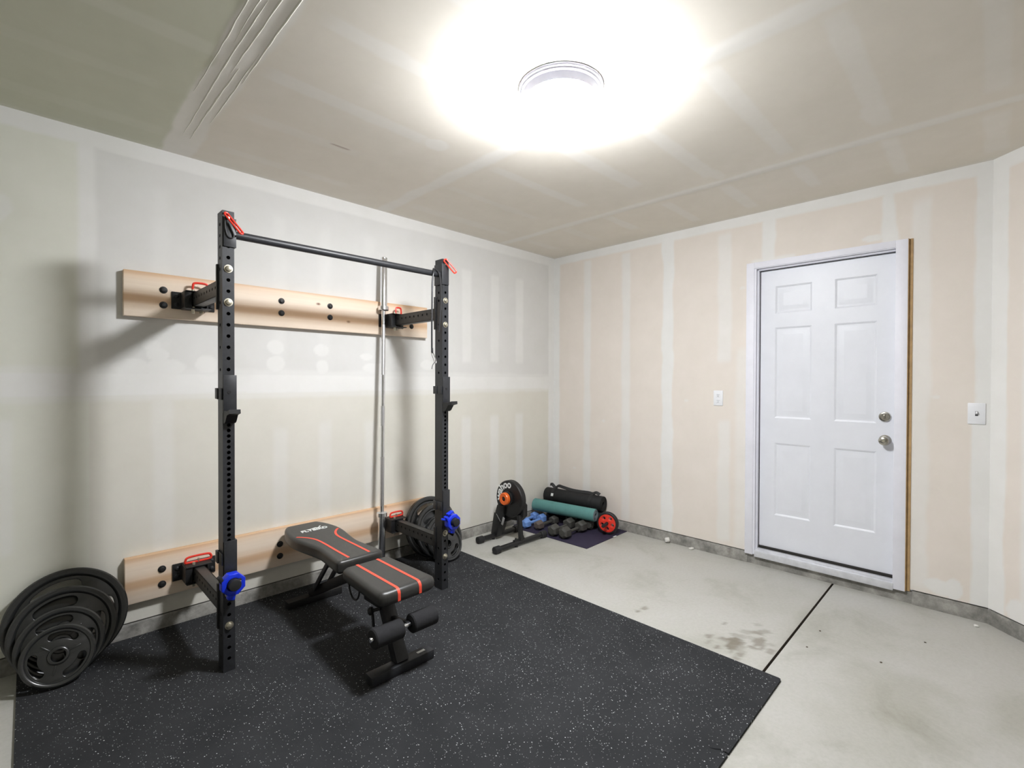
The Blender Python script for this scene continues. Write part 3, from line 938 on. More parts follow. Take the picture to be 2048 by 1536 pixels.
def peg(i, label):
    xc = XP[i]
    t = thing('spotter_hook', label, 'hook', (xc, PF, .40), group='short pegs on the lower rack uprights')
    b = B(); z0, z1 = (.485, .615) if i == 0 else (.500, .650)
    bx(b, xc-.022, xc+.031, PF-.010, PF-.001, z0-.10, z1, .001)
    bx(b, xc+.0255, xc+.031, PF-.008, PF+.03, z0, z1, .001)
    bx(b, xc-.036, xc-.0255, PB-.03, PB+.006, z0+.02, z0+.075, .001)
    bx(b, xc-.0315, xc-.0255, PF-.002, PB-.01, z0+.02, z0+.075, .001)
    part('back_plate', b, M_black, t, world=True)
    zp = .432 if i == 0 else .452
    xo = xc if i == 0 else xc+.020
    b = B(); cyl(b, (xo, PF-.008, zp), (xo, PF-.098, zp+.004), .0255, 28, .003)
    part('peg', b, M_rubberblack, t, world=True)
    return xo, zp
def collar(i, xo, zp, label):
    y0 = PF - .030; y1 = PF - .072
    t = thing('barbell_collar', label, 'collar', (xo, y0, zp), group='barbell collars parked on the rack')
    b = B()
    m = Matrix(((1, 0, 0, xo), (0, 0, 1, (y0+y1)/2), (0, 1, 0, zp), (0, 0, 0, 1)))
    merge(b, plate2d(circle(0, 0, .052, 8, R(22)), [circle(0, 0, .0285, 28)], abs(y1-y0), .003, 2, mat=m))
    box(b, (xo-.006, (y0+y1)/2, zp-.056), (.030, .034, .028), .004, rot=(0, R(14), 0))
    bd = part('clamp_ring', b, M_blue, t, world=True)
    b = B(); box(b, (xo-.047, (y0+y1)/2, zp+.028), (.016, .032, .034), .003, rot=(0, R(-25), 0))
    box(b, (xo+.004, (y0+y1)/2-.024, zp+.016), (.052, .012, .009), .002, rot=(0, R(-8), 0))
    part('lever', b, M_blue if i else M_rubberblack, t, world=True)
    b = B(); box(b, (xo+.008, y1-.012, zp+.010), (.040, .006, .006), .002, rot=(0, R(-14), 0))
    part('pressure_pad', b, M_steel if i == 0 else M_rubberblack, t, world=True)
    if i:
        b = B(); box(b, (xo-.062, y0-.02, zp+.026), (.050, .012, .012), .003, rot=(0, R(18), 0))
        box(b, (xo-.02, y0-.02, zp+.060), (.045, .03, .012), .003, rot=(0, R(-20), 0))
        part('open_latch', b, M_blue, t, world=True)
xo, zp = peg(0, 'black steel peg bracket low on the left rack upright'); collar(0, xo, zp, 'blue octagonal barbell collar parked low on the left rack upright')
xo, zp = peg(1, 'black steel peg bracket low on the right rack upright'); collar(1, xo, zp, 'blue open-latched barbell collar parked low on the right rack upright')

# ------------------------------------------------------------------ hanging cable
cb = thing('hanging_cable', 'thin black cable with a carabiner looped over the right end of the pull-up bar', 'cable', (-1.985, PF+.02, 2.05))
yb_ = PF + .02
b = B()
pth = [(-2.020, yb_-.030, 1.530), (-2.022, yb_-.032, 1.70), (-2.019, yb_-.030, 1.85), (-2.014, yb_-.026, 1.97), (-2.004, yb_-.024, 2.03), (-1.985, yb_-.0, 2.060),
       (-1.962, yb_-.026, 2.03), (-1.952, yb_-.034, 1.93), (-1.953, yb_-.036, 1.84), (-1.960, yb_-.034, 1.75), (-1.966, yb_-.03, 1.66)]
tube(b, smooth_path(pth, 8), .0054, 8)
part('cable', b, M_cord, cb, world=True)
b = B()
c0 = Vector((-2.018, yb_-.030, 1.53))
pts = [c0, c0+Vector((.010, 0, -.008)), c0+Vector((.028, -.004, -.052)), c0+Vector((.026, -.004, -.066)), c0+Vector((.016, -.004, -.062)), c0+Vector((-.004, 0, -.012))]
tube(b, smooth_path(pts, 5, True), .0028, 8, True)
part('carabiner', b, M_chrome, cb, world=True)
b = B()
lathe(b, [(0, 0), (.006, 0), (.007, .012), (.006, .03), (.004, .034), (0, .034)], c0+Vector((0, 0, -.006)), c0+Vector((0, 0, 1)), 12)
part('cable_sleeve', b, M_cord, cb, world=True)
b = B(); tube(b, smooth_path([c0+Vector((.020, 0, -.060)), c0+Vector((.004, 0, -.08)), c0+Vector((-.002, 0, -.105))], 5), .0022, 6)
part('cable_end', b, M_cord, cb, world=True)

# ------------------------------------------------------------------ barbell leaning upright
Bb = Vector((-2.062, -.168, .013)); Bt = Vector((-1.985, -.070, 2.236))
bd = (Bt-Bb).normalized(); LB = (Bt-Bb).length
bb = thing('barbell', 'long chrome barbell standing on end, leaning on the left wall boards inside the rack', 'barbell', tuple(Bb))
def along(t): return Bb + bd*t
b = B(); cyl(b, along(.40), along(LB-.37), .0142, 24)
sh = part('shaft', b, M_chrome, bb, world=True)
M_knurl = simple('knurled_steel', rgb(214, 214, 216), 0.36, 1.0, 0.1, 300, 0.3)
for a, c in ((.46, .80), (1.02, 1.16), (1.38, 1.74)):
    b = B(); cyl(b, along(a), along(c), .0145, 24)
    part('knurling', b, M_knurl, sh, world=True)
for a, c, e in ((0.0, .385, .395), (LB, LB-.355, LB-.365)):
    b = B(); p0, p1 = along(a), along(c)
    L = (p1-p0).length
    lathe(b, [(0, 0), (.019, 0), (.0195, .002), (.0252, .004), (.0252, .012), (.0235, .014), (.0245, .016), (.0245, L-.002), (.0245, L)], p0, p1, 28)
    sl = part('sleeve', b, M_chrome, bb, world=True)
    b = B(); q0, q1 = along(c), along(c + (.032 if c < 1 else -.032))
    lathe(b, [(.0, 0), (.034, 0), (.0365, .002), (.0365, .026), (.033, .030), (.019, .032), (.0142, .032)], q0, q1, 28)
    part('sleeve_flange', b, M_chrome, sl, world=True)

# ------------------------------------------------------------------ weight plates
def plate_thing(label, x, yb, tilt, D, W, hub, group, yaw=0.0, spin=0.0):
    t = thing('weight_plate', label, 'weight plate', (x, yb, ZM + .0005), (-R(tilt), 0, R(yaw)), group)
    Rr = D/2; cz = Rr
    Mx = Matrix(((1, 0, 0, 0), (0, 0, 1, 0), (0, 1, 0, cz), (0, 0, 0, 1)))
    # body: rim + hub, lathe about y axis, front is -y
    web0, web1 = -W*.68, -W*.34
    b = B()
    rim = Rr*.155
    prof = [(Rr-rim, web1), (Rr-rim, -W*.08), (Rr-rim*.75, 0), (Rr-.004, 0), (Rr, -.005), (Rr, -W+.006), (Rr-.006, -W), (Rr-rim*.72, -W), (Rr-rim*.95, -W*.86), (Rr-rim*1.08, web0)]
    lathe(b, [(r, -h) for r, h in prof], (0, 0, cz), (0, -1, cz), 72)
    rm = part('rim', b, M_iron, t, smooth=40)
    # web with three grip slots
    b = B(); slots = []
    rs_, rw, half = (Rr-rim)*.775, (Rr-rim)*.135, R(27)
    for k in range(3):
        a0 = R(90 + 120*k + spin); pts = []
        n = 10
        for j in range(n+1): 
            a = a0 - half + 2*half*j/n; pts.append(((rs_+rw)*math.cos(a), (rs_+rw)*math.sin(a)))
        for j in range(1, 6):
            q = PI*j/6; a = a0+half; cx, cy = rs_*math.cos(a), rs_*math.sin(a)
            pts.append((cx + rw*math.cos(a+q), cy + rw*math.sin(a+q)))
        for j in range(n+1):
            a = a0 + half - 2*half*j/n; pts.append(((rs_-rw)*math.cos(a), (rs_-rw)*math.sin(a)))
        for j in range(1, 6):
            q = PI*j/6; a = a0-half; cx, cy = rs_*math.cos(a), rs_*math.sin(a)
            pts.append((cx + rw*math.cos(a+PI+q), cy + rw*math.sin(a+PI+q)))
        slots.append(pts)
    merge(b, plate2d(circle(0, 0, Rr-rim*.9, 72), [circle(0, 0, .027, 24)] + slots, web1-web0, .0025, 2,
                     mat=Matrix.Translation((0, (web0+web1)/2, 0)) @ Mx))
    # raised radial ribs
    for k in range(3):
        a = R(30 + 120*k + spin)
        c0 = Vector((math.cos(a), 0, math.sin(a)))
        box(b, (c0.x*(Rr*.44), web0-.001, cz + c0.z*(Rr*.44)), (Rr*.36, .004, .006), .0015, rot=(0, -a, 0))
    part('web', b, M_iron, t, smooth=40)
    b = B()
    h1 = .030; h2 = min(.040, Rr*.30)
    prof = [(.0255, -W*.3), (.0255, -W*.98), (h1, -W), (h2*.92, -W*.96), (h2, -W*.82), (h2, web0)]
    lathe(b, [(r, -h) for r, h in prof], (0, 0, cz), (0, -1, cz), 40)
    part('hub', b, M_iron, t, smooth=40)
    return t
gL = 'weight plates leaning in the pile left of the rack'
plate_thing('largest black grip weight plate, hindmost of the pile left of the rack, against the wall', -3.672, -.150, 18.6, .447, .040, .05, gL, spin=16)
plate_thing('second-largest black weight plate in the pile left of the rack, in front of the largest', -3.686, -.200, 19.0, .382, .036, .05, gL, spin=14)
plate_thing('third black weight plate in the left pile, just behind the small front plate', -3.700, -.245, 19.8, .308, .032, .05, gL, spin=12)
plate_thing('smallest black weight plate, frontmost of the pile left of the rack on the mat edge', -3.710, -.296, 22, .253, .027, .05, gL, spin=-14)
gR = 'weight plates leaning in the pile behind the right upright'
plate_thing('largest black weight plate, hindmost of the pile behind the right rack upright', -1.612, -.185, 18, .452, .040, .05, gR, spin=8)
plate_thing('second black weight plate of the pile behind the right rack upright', -1.590, -.237, 19, .400, .036, .05, gR, spin=20)
plate_thing('third black weight plate of the right pile, between the second and the small front one', -1.575, -.284, 20, .320, .032, .05, gR, spin=-8)
plate_thing('small black weight plate, frontmost of the pile behind the right rack upright', -1.585, -.335, 22, .251, .027, .05, gR, spin=-20)

# ------------------------------------------------------------------ adjustable bench
BX = -2.580
bench = thing('weight_bench', 'black adjustable weight bench with coral stripes and foam leg rollers under the rack', 'bench', (BX, -.72, ZM))
def pad(outline, z0, z1, bev):
    return plate2d(outline, (), z1-z0, bev, 5, mat=Matrix.Translation((0, 0, (z0+z1)/2)))
def mirror(half):
    return [(BX+x, y) for x, y in half] + [(BX-x, y) for x, y in reversed(half)]
# seat
seat_half = smooth_path([(0.10, -.905, 0), (.122, -.915, 0), (.132, -.945, 0), (.140, -1.10, 0), (.148, -1.27, 0), (.140, -1.305, 0), (.11, -1.318, 0)], 6)
SZ0, SZ1 = .360, .428
b = pad(mirror([(p.x, p.y) for p in seat_half]), SZ0, SZ1, .026)
seat = part('seat', b, M_vinyl, bench, world=True, smooth=60)
for sx in (-.056, .056):
    pts = []; nr = []
    for yy in np.linspace(-.925, -1.285, 10): pts.append((BX+sx, yy, SZ1-.0006)); nr.append((0, 0, 1))
    for k in range(1, 9):
        a = R(90*k/8); pts.append((BX+sx, -1.291 - .026*math.sin(a), SZ1-.026+.0254*math.cos(a))); nr.append((0, -math.sin(a), math.cos(a)))
    for zz in (.392, .384, .374): pts.append((BX+sx, -1.3174, zz)); nr.append((0, -1, 0))
    b = B(); ribbon(b, pts, nr, .014, .0014)
    o = part('stripe', b, M_stripe, seat, world=True, smooth=50); o['label'] = 'coral stripe'
# backrest
back_half = smooth_path([(0.09, -.872, 0), (.118, -.866, 0), (.127, -.838, 0), (.116, -.70, 0), (.112, -.60, 0), (.128, -.48, 0), (.145, -.37, 0), (.147, -.28, 0), (.130, -.17, 0), (.100, -.095, 0), (.07, -.082, 0)], 6)
KZ0, KZ1 = .376, .444
b = pad(mirror([(p.x, p.y) for p in back_half]), KZ0, KZ1, .018)
back = part('backrest', b, M_vinyl, bench, world=True, smooth=60)
for s in (-1, 1):
    P2 = smooth_path([(.058, -.842, 0), (.058, -.70, 0), (.056, -.56, 0), (.060, -.46, 0), (.080, -.395, 0), (.110, -.350, 0), (.126, -.335, 0)], 6)
    b = B(); ribbon(b, [(BX+s*q.x, q.y, KZ1-.0006) for q in P2], [(0, 0, 1)]*len(P2), .013, .0014)
    o = part('stripe', b, M_stripe, back, world=True, smooth=50); o['label'] = 'coral stripe'
b = text_bm('FLYBIRD', .046, .0008, .0018, mat=Matrix.Translation((BX+.008, -.262, KZ1+.0006)) @ Matrix.Diagonal((.93, 1.15, 1, 1)), shear=.12)
# winged emblem above the word
for pts in ([(-.045, .021), (-.005, .024), (.02, .034), (.03, .030), (.012, .020), (-.02, .0165)],
            [(.018, .022), (.040, .029), (.050, .044), (.058, .043), (.052, .028), (.03, .019)],
            [(.052, .048), (.061, .052), (.062, .046)]):
    merge(b, plate2d([(x, y) for x, y in pts], (), .0016, mat=Matrix.Translation((BX+.008, -.258, KZ1+.0006))))
o = part('printed_logo', b, M_print, back, world=True, smooth=0); o['label'] = 'white printed FLYBIRD wording'
# frame
b = B()
box(b, (BX, -1.245, ZM+.022), (.330, .060, .042), .003)
ff = part('front_foot', b, M_black, bench, world=True)
b = B(); box(b, (BX+.108, -1.245, ZM+.0436), (.042, .014, .0012)); 
o = part('sticker', b, M_print, ff, world=True, smooth=0); o['label'] = 'small white sticker'
b = B(); box(b, (BX+.010, -.258, ZM+.022), (.330, .055, .042), .003)
part('rear_foot', b, M_blackd, bench, world=True)
def beam(bm, p0, p1, w, h, bev=.002):
    p0 = Vector(p0); p1 = Vector(p1); d = p1-p0
    bb_ = B(); bmesh.ops.create_cube(bb_, size=1); bmesh.ops.scale(bb_, vec=(w, h, d.length), verts=bb_.verts)
    bmesh.ops.bevel(bb_, geom=bb_.edges[:], offset=bev, segments=2, profile=.5, affect='EDGES')
    z = d.normalized(); x = Vector((1, 0, 0)); x = (x - z*x.dot(z)).normalized(); y = z.cross(x)
    m = Matrix(((x.x, y.x, z.x, 0), (x.y, y.y, z.y, 0), (x.z, y.z, z.z, 0), (0, 0, 0, 1)))
    bb_.transform(Matrix.Translation((p0+p1)/2) @ m); merge(bm, bb_)
b = B(); beam(b, (BX, -1.240, ZM+.036), (BX, -1.082, .330), .062, .050)
part('front_leg', b, M_black, bench, world=True)
b = B(); bx(b, BX-.052, BX+.052, -1.130, -.985, .272, .362, .006)
part('seat_bracket', b, M_blackd, bench, world=True)
b = B(); beam(b, (BX, -.255, ZM+.05), (BX, -.810, .335), .050, .050); beam(b, (BX, -.79, .336), (BX, -1.06, .332), .05, .04)
part('spine', b, M_blackd, bench, world=True)
for s in (-1, 1):
    b = B(); beam(b, (BX+s*.038, -.60, .380), (BX+s*.038, -.37, .125), .014, .026)
    part('support_strut', b, M_black, bench, world=True)
b = B(); bx(b, BX-.05, BX+.05, -.86, -.30, .358, .378, .003)
part('pad_bracket', b, M_blackd, bench, world=True)
b = B()
tube(b, smooth_path([(BX-.100, -.925, .366), (BX-.100, -.938, .320), (BX-.100, -.962, .292), (BX-.100, -.995, .288), (BX-.100, -1.022, .306), (BX-.098, -1.035, .345), (BX-.095, -1.035, .366)], 6), .0045, 8)
part('pull_strap', b, M_rubberblack, bench, world=True)
b = B(); cyl(b, (BX-.030, -1.112, .262), (BX-.060, -1.085, .252), .008, 14)
lathe(b, [(0, 0), (.013, 0), (.0185, .004), (.0185, .018), (.013, .024), (0, .025)], (BX-.056, -1.088, .253), (BX-.09, -1.055, .240), 18)
part('adjusting_knob', b, M_rubberblack, bench, world=True)
b = B(); beam(b, (BX-.062, -1.092, .240), (BX-.060, -1.098, .180), .010, .014)
part('locking_lever', b, M_rubberblack, bench, world=True)
# roller bar
RZ = .240; RY = -1.300
b = B(); beam(b, (BX+.004, -1.165, RZ-.02), (BX+.004, -1.300, RZ), .020, .026)
part('roller_bracket', b, M_blackd, bench, world=True)
b = B(); cyl(b, (BX-.190, RY, RZ), (BX+.155, RY, RZ), .0105, 18, .001)
ax = part('roller_axle', b, M_chrome, bench, world=True)
for x0, x1 in ((BX-.178, BX-.036), (BX+.014, BX+.146)):
    b = B()
    lathe(b, [(.011, .004), (.016, 0), (.038, 0), (.043, .005), (.043, x1-x0-.005), (.038, x1-x0), (.016, x1-x0), (.011, x1-x0-.004)], (x0, RY, RZ), (x1, RY, RZ), 36)
    part('foam_roller', b, M_foam, bench, world=True)
M_sil = simple('silver_label', rgb(120, 122, 126), .4, .4)
b = B(); beam(b, (BX+.022, -1.2085, .150), (BX+.022, -1.1905, .184), .018, .003, .0005)
part('leg_label', b, M_sil, bench, world=True)
b = B(); beam(b, (BX-.012, -1.2575, .0575), (BX-.012, -1.2445, .082), .016, .003, .0005)
part('leg_label', b, M_sil, bench, world=True)

# ------------------------------------------------------------------ bike trainer
TX = -.95
tr = thing('bike_trainer', 'black indoor bike trainer with big flywheel disc and orange hub on the concrete floor', 'bike trainer', (TX, -.31, 0))
for y, x0, x1 in ((-.447, -1.245, -.640), (-.175, -1.180, -.690)):
    b = B(); cyl(b, (x0+.01, y, .030), (x1-.01, y, .030), .0205, 22)
    lg = part('stabiliser_leg', b, M_casebk, tr, world=True)
    for xa, xb in ((x0, x0+.062), (x1-.062, x1)):
        b = B(); lathe(b, [(0, 0), (.024, 0), (.029, .004), (.029, .054), (.024, .061), (.0205, .062)], (xa, y, .030), (xb, y, .030), 22)
        part('end_cap', b, M_rubberblack, lg, world=True)
    b = B(); cyl(b, (TX-.05, y, .018), (TX-.05, y, .0), .014, 14)
    part('foot_pad', b, M_rubberblack, lg, world=True)
FC = Vector((TX, -.335, .367))
b = B(); FR = .153
lathe(b, [(0, -.024), (FR-.03, -.024), (FR-.022, -.027), (FR-.006, -.027), (FR, -.020), (FR, .020), (FR-.006, .026), (0, .026)], FC, FC + Vector((-1, 0, 0)), 72)
fw = part('flywheel', b, M_casebk, tr, world=True)
# casing below the disc
Mx = Matrix(((0, 0, 1, 0), (1, 0, 0, 0), (0, 1, 0, 0), (0, 0, 0, 1)))
b = plate2d([(-.215, .300), (-.205, .225), (-.165, .17), (-.19, .05), (-.155, .045), (-.13, .06), (-.245, .10), (-.30, .175), (-.36, .20), (-.45, .22), (-.47, .26), (-.46, .34), (-.35, .40)][:2]
            + [(-.185, .17), (-.155, .055), (-.205, .05), (-.235, .14), (-.33, .185), (-.43, .195), (-.475, .24), (-.475, .33), (-.35, .42)], (), .05, .006, 2,
            mat=Matrix.Translation((TX+.03, 0, 0)) @ Mx)
part('casing', b, M_casebk, tr, world=True)
b = plate2d([(-.215, .30), (-.195, .24), (-.188, .18), (-.21, .16), (-.28, .19), (-.30, .30)], (), .03, .008, 2, mat=Matrix.Translation((TX-.035, 0, 0)) @ Mx)
part('motor_cover', b, M_rubberblack, tr, world=True)
b = B(); beam(b, (TX-.005, -.436, .25), (TX+.005, -.449, .04), .034, .028); box(b, (TX-.02, -.447, .054), (.12, .02, .014), .002)
for dx in (-.055, .03): cyl(b, (TX+dx, -.447, .05), (TX+dx, -.447, .074), .008, 12)
part('front_strut', b, M_casebk, tr, world=True)
b = B(); beam(b, (TX-.02, -.215, .22), (TX-.02, -.178, .035), .055, .075)
part('rear_strut', b, M_casebk, tr, world=True)
b = B(); beam(b, (TX-.062, -.315, .215), (TX-.062, -.292, .150), .006, .022)
o = part('rating_label', b, simple('grey_label', rgb(150, 150, 148), .6), tr, world=True); o['label'] = 'grey rating label'
b = B(); beam(b, (TX-.054, -.215, .225), (TX-.054, -.265, .170), .004, .005, .001)
part('trim_line', b, simple('light_trim', rgb(150, 150, 150), .4, .5), tr, world=True)
# hub
HB = FC + Vector((-.026, 0, .010))
b = B(); lathe(b, [(0, 0), (.056, 0), (.058, .004), (.058, .018), (.050, .024), (.030, .028), (.030, .046), (0, .046)], HB, HB + Vector((-1, 0, 0)), 36)
hb = part('hub', b, M_casebk, tr, world=True)
b = B(); lathe(b, [(.018, .030), (.044, .030), (.0505, .034), (.0505, .058), (.046, .064), (.022, .064), (.018, .060)], HB, HB + Vector((-1, 0, 0)), 36)
o = part('hub_ring', b, M_orange, hb, world=True); o['label'] = 'orange hub ring'
b = B(); lathe(b, [(0, .030), (.018, .030), (.018, .056), (.012, .060), (0, .060)], HB, HB + Vector((-1, 0, 0)), 20)
part('axle_cap', b, M_blackd, hb, world=True)
# word on the disc, bent round the rim
b = text_bm('wahoo', .088, .0008, .0022, space=1.0)
rad = .119
for v in b.verts:
    # viewed from -x: screen right is -y, up is +z ; place along an arc, centre at upper-left
    a = R(134) - (v.co.x/rad)
    r_ = rad + v.co.y
    sx_, sz_ = r_*math.cos(a), r_*math.sin(a)
    v.co = Vector((TX-.0272-v.co.z, FC.y - sx_, FC.z + sz_))
o = part('lettering', b, M_print, fw, world=True, smooth=0); o['label'] = 'white curved wahoo lettering'

# ------------------------------------------------------------------ purple mat flat on the floor
b = plate2d([(-.632, -.880), (-.008, -.868), (-.006, -.02), (-.60, -.02), (-.655, -.15), (-.64, -.40)], (), .005, .0012, 1, mat=Matrix.Translation((0, 0, .0028)))
pm = thing('exercise_mat', 'thin dark purple exercise mat lying flat in the corner under the dumbbells', 'mat', (-.32, -.45, 0))
part('sheet', b, M_purple, pm, world=True, smooth=30)
b = B(); box(b, (-.215, -.874, .0058), (.045, .014, .0012)); 
o = part('tag', b, M_print, pm, world=True, smooth=0); o['label'] = 'small white tag'
ZP = .0056

# ------------------------------------------------------------------ rolled mats
def roll(name, label, p0, p1, r, mat, matin, hole=.018):
    p0 = Vector(p0); p1 = Vector(p1); L = (p1-p0).length
    t = thing(name, label, 'mat', tuple((p0+p1)/2 - Vector((0, 0, r))))
    b = B(); pts = []
    n = 150; turns = max(int((r-hole)/.0085), 3)
    # spiral section
    outp = []; inn = []
    m = frame_mat(p0, p1)
    lathe(b, [(r-.002, 0), (r, .003), (r*1.004, L*.5), (r, L-.003), (r-.002, L)], p0, p1, 56)
    box_c = p0 + (p1-p0)*.5
    rl = part('roll', b, mat, t, world=True, smooth=50)
    for base, sgn in ((0.0, 1), (L, -1)):
        b = B(); rr = hole; prof = [(hole, base + sgn*.06)]
        k = 0
        while rr < r-.004:
            step = (r-.003-hole)/turns
            prof += [(rr, base + sgn*.002), (rr + step*.42, base - sgn*.0005), (rr + step*.84, base + sgn*.002), (rr+step*.95, base + sgn*.006)]
            rr += step
        lathe(b, prof, p0, p0 + (p1-p0), 48)
        part('coiled_end', b, matin, rl, world=True, smooth=30)
    return t
roll('rolled_mat', 'teal rolled exercise mat with grey ends lying on the dumbbells in the corner', (-.345, -.055, .160), (-.232, -.685, .1525), .056, M_teal, M_tealin)
kb = roll('rolled_mat', 'black rolled mat with a carry strap, topmost against the wall behind the teal roll', (-.150, -.045, .2225), (-.083, -.665, .2225), .070, M_matblack, M_matblack)
roll('rolled_mat', 'black rolled mat on the floor hidden beneath the strapped roll in the corner', (-.110, -.06, .078), (-.088, -.675, .078), .0715, M_matblack, M_matblack)
# strap on the upper roll
def on_roll(s, ang, r):
    p0 = Vector((-.150, -.045, .2225)); p1 = Vector((-.083, -.665, .2225)); d = (p1-p0)
    c = p0 + d*s; n = d.normalized(); up = Vector((0, 0, 1)); sd = n.cross(up).normalized()
    return c + (up*math.cos(ang) + sd*math.sin(ang))*r, (up*math.cos(ang) + sd*math.sin(ang))
for s in (.16, .82):
    pts, nn = [], []
    for k in range(37):
        q, n_ = on_roll(s, 2*PI*k/36, .0712); pts.append(q); nn.append(n_)
    b = B(); ribbon(b, pts, nn, .03, .0014)
    part('strap_loop', b, M_rubberblack, kb, world=True, smooth=40)
pts, nn = [], []
for s, h in ((.06, .100), (.10, .105), (.16, .078), (.22, .100), (.30, .094), (.45, .082), (.60, .080), (.74, .083), (.82, .080), (.88, .094), (.94, .082)):
    q, n_ = on_roll(s, 0.0, h); pts.append(q); nn.append(n_)
P2 = smooth_path(pts, 5)
b = B(); ribbon(b, P2, [(-.75, 0, .66)]*len(P2), .030, .0022)
part('carry_strap', b, M_rubberblack, kb, world=True, smooth=40)
q, n_ = on_roll(.165, R(90) if False else -R(60), .0722)
b = B()
lab_c, lab_n = on_roll(.17, -R(72), .0735)
if lab_n.x > 0: lab_c, lab_n = on_roll(.17, R(72), .0735)
m = Matrix.Translation(lab_c) @ lab_n.to_track_quat('Z', 'Y').to_matrix().to_4x4()
box(b, (0, 0, 0), (.026, .026, .0012)); b.transform(m)
o = part('sewn_label', b, M_print, kb, world=True, smooth=0); o['label'] = 'small white label'

# ------------------------------------------------------------------ dumbbells
def dumbbell(label, c, yaw, L, hr, hl, mat, group, z=ZP, head2=None, band=None, roll_=0.0):
    t = thing('dumbbell', label, 'dumbbell', (c[0], c[1], z), (0, 0, yaw), group)
    a = hr*math.cos(PI/6); zc = a
    for s in (-1, 1):
        b = B()
        lathe(b, [(0, 0), (hr*.72, 0), (hr*.97, hl*.16), (hr, hl*.3), (hr, hl*.72), (hr*.95, hl*.86), (hr*.6, hl), (0, hl)], (s*(L/2-hl), 0, zc), (s*L/2, 0, zc), 6, rot=0.0)
        # sit on a flat: rotate so that a face is below
        b.transform(Matrix.Translation((0, 0, zc)) @ Matrix.Rotation(R(30), 4, 'X') @ Matrix.Translation((0, 0, -zc)))
        zmin = min(v.co.z for v in b.verts)
        b.transform(Matrix.Translation((0, 0, -zmin)))
        h = part('head', b, head2 if (head2 and s < 0) else mat, t, smooth=25)
        if band and s < 0:
            b = B(); box(b, (s*(L/2-hl*.5), 0, 2*a+.0004), (hl*.5, hr*.5, .001))
            o = part('weight_mark', b, M_yellow, h, smooth=0); o['label'] = 'yellow mark'
    b = B(); cyl(b, (-(L/2-hl*.9), 0, zc), (L/2-hl*.9, 0, zc), .0135, 16)
    part('handle', b, mat if mat is M_bluenp else M_greydb, t)
    return t
gB = 'light blue dumbbells'; gD = 'dark grey hex dumbbells on the purple mat'
def db2(label, A, Bq, hr, hl, mat, grp, **k):
    A = Vector((*A, 0)); Bq = Vector((*Bq, 0)); d = Bq-A
    return dumbbell(label, ((A.x+Bq.x)/2, (A.y+Bq.y)/2), math.atan2(d.y, d.x), d.length+hl, hr, hl, mat, grp, **k)
db2('light blue hex dumbbell, the nearer of the two blue ones beside the trainer', (-.590, -.176), (-.366, -.165), .043, .074, M_bluenp, gB)
db2('light blue hex dumbbell against the wall curb, behind the nearer blue one', (-.545, -.070), (-.350, -.062), .042, .070, M_bluenp, gB)
db2('dark hex dumbbell with brownish head and yellow mark in front of the blue ones', (-.540, -.285), (-.322, -.278), .042, .082, M_greydb, gD, head2=M_browndb, band=True)
db2('dark grey hex dumbbell lying behind the frontmost one, its handle under the teal roll', (-.575, -.490), (-.335, -.468), .051, .095, M_greydb, gD)
db2('dark grey hex dumbbell lying frontmost on the purple mat', (-.561, -.602), (-.322, -.592), .051, .095, M_greydb, gD)
db2('dark grey hex dumbbell tucked lengthwise beneath the right end of the teal roll', (-.215, -.598), (-.232, -.405), .051, .082, M_greydb, gD)

# ------------------------------------------------------------------ ab wheel
AW_C = Vector((-.200, -.790, .103))
aw = thing('ab_wheel', 'red ab roller wheel with black tyre and handles standing on the purple mat', 'ab wheel', (AW_C.x, AW_C.y, ZP), (0, 0, R(14)))
za = AW_C.z - ZP
Mw = Matrix.Translation((0, 0, za)) @ Matrix(((0, 0, -1, 0), (1, 0, 0, 0), (0, -1, 0, 0), (0, 0, 0, 1)))
hs = [circle(.049*math.cos(R(72*k+20)), .049*math.sin(R(72*k+20)), .0155, 18) for k in range(5)]
b = plate2d(circle(0, 0, .080, 56), hs + [circle(0, 0, .012, 20)], .036, .003, 2, mat=Mw)
part('wheel_disc', b, M_red, aw, smooth=40)
b = B(); lathe(b, [(.079, -.021), (.0885, -.021), (.0955, -.016), (.0972, 0), (.0955, .016), (.0885, .021), (.079, .021), (.079, -.021)], (0, 0, za), (-1, 0, za), 64)
part('tyre', b, M_rubberblack, aw)
b = B(); cyl(b, (-.030, 0, za), (.030, 0, za), .0125, 18)
part('axle', b, M_blackd, aw)
for s in (-1, 1):
    b = B(); lathe(b, [(0, .022), (.011, .022), (.0135, .03), (.0125, .06), (.0145, .09), (.0145, .118), (.011, .124), (0, .125)], (0, 0, za), (s, 0, za), 18)
    part('handle', b, M_foam, aw)

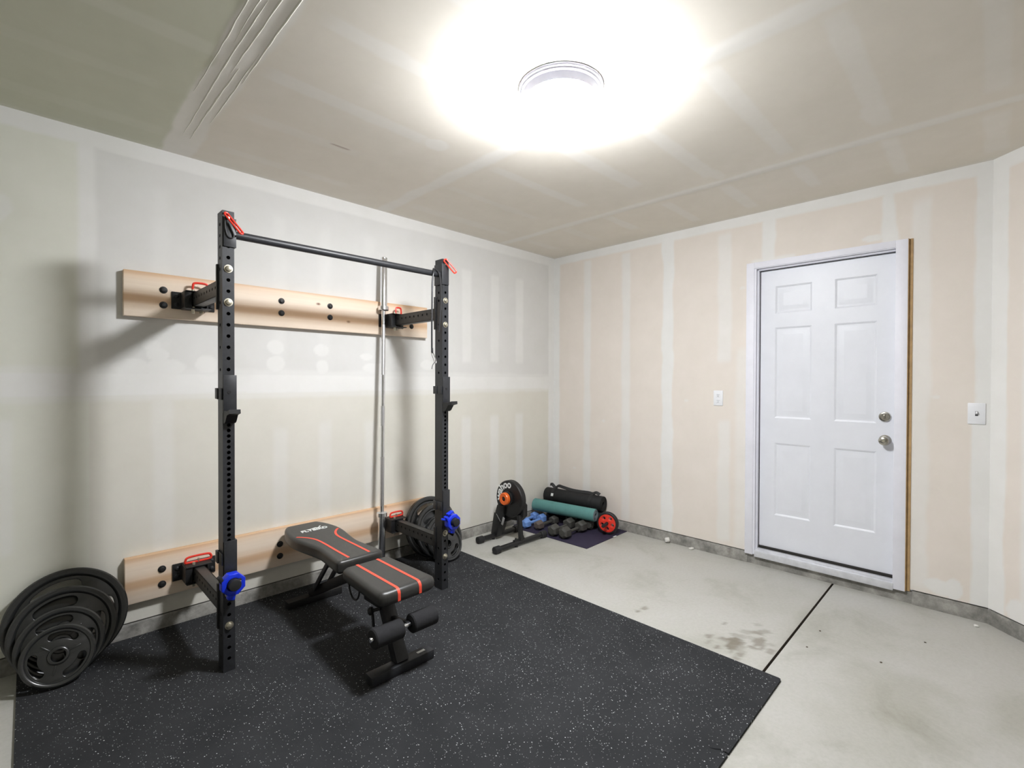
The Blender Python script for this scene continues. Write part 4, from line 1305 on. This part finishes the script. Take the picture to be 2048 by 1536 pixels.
# ------------------------------------------------------------------ bits on the floor
def lump(label, loc, r, seed, name='plaster_lump', mat=None, cat='plaster', flat=.5, grp=None):
    rs = random.Random(seed)
    b = B(); bmesh.ops.create_icosphere(b, subdivisions=2, radius=r)
    for v in b.verts:
        k = 1 + rs.uniform(-.22, .22); v.co = Vector((v.co.x*k*1.4, v.co.y*k*1.2, v.co.z*k*flat))
    zmin = min(v.co.z for v in b.verts)
    b.transform(Matrix.Translation((loc[0], loc[1], loc[2]-zmin)))
    o = part(name, b, mat or M_plaster, None, smooth=60, loc=loc)
    tag(o, label, cat, grp)
lump('white plaster lump stuck on the floor edge by the curb, nearer the door', (-.030, -1.475, 0), .017, 3, flat=.35)
lump('white plaster dab on the curb edge nearer the purple mat', (-.022, -1.262, 0), .018, 5, flat=1.2)
lump('small pale plaster chip on the floor near the outside wall corner', (-.090, -3.130, 0), .010, 7, flat=.4)
for k, (x, y) in enumerate(((-.767, -2.529), (-.997, -2.522), (-.897, -2.812), (-.511, -2.945))):
    lump('tiny dark leaf scrap lying on the bare concrete', (x, y, 0), .0042, 20+k, 'leaf_scrap', M_leaf, 'leaf', .25, 'leaf scraps on the concrete')

# ------------------------------------------------------------------ camera, world, colour

f_px, yaw, pitch, roll_ = 966.483, 0.7833576, 0.0093859, 0.0029801
fwd = Vector((math.cos(yaw)*math.cos(pitch), math.sin(yaw)*math.cos(pitch), -math.sin(pitch)))
r0 = Vector((math.sin(yaw), -math.cos(yaw), 0)); u0 = r0.cross(fwd)
rt = r0*math.cos(roll_) + u0*math.sin(roll_); up = -r0*math.sin(roll_) + u0*math.cos(roll_)
cam = bpy.data.cameras.new('camera'); co = bpy.data.objects.new('camera', cam); COL.objects.link(co)
co.matrix_world = Matrix(((rt.x, up.x, -fwd.x, -3.80302), (rt.y, up.y, -fwd.y, -3.18453), (rt.z, up.z, -fwd.z, 1.36208), (0, 0, 0, 1)))
cam.sensor_fit = 'HORIZONTAL'; cam.sensor_width = 36.0; cam.lens = f_px/2048*36.0; cam.clip_start = 0.02
scn.camera = co
w = bpy.data.worlds.new('world'); scn.world = w; w.use_nodes = True
w.node_tree.nodes['Background'].inputs['Color'].default_value = (0.02, 0.02, 0.02, 1)
vs_ = scn.view_settings
scn.display_settings.display_device = 'sRGB'
vs_.view_transform = 'Standard'; vs_.look = 'None'; vs_.gamma = 1; vs_.use_curve_mapping = False
vs_.exposure = 3.65
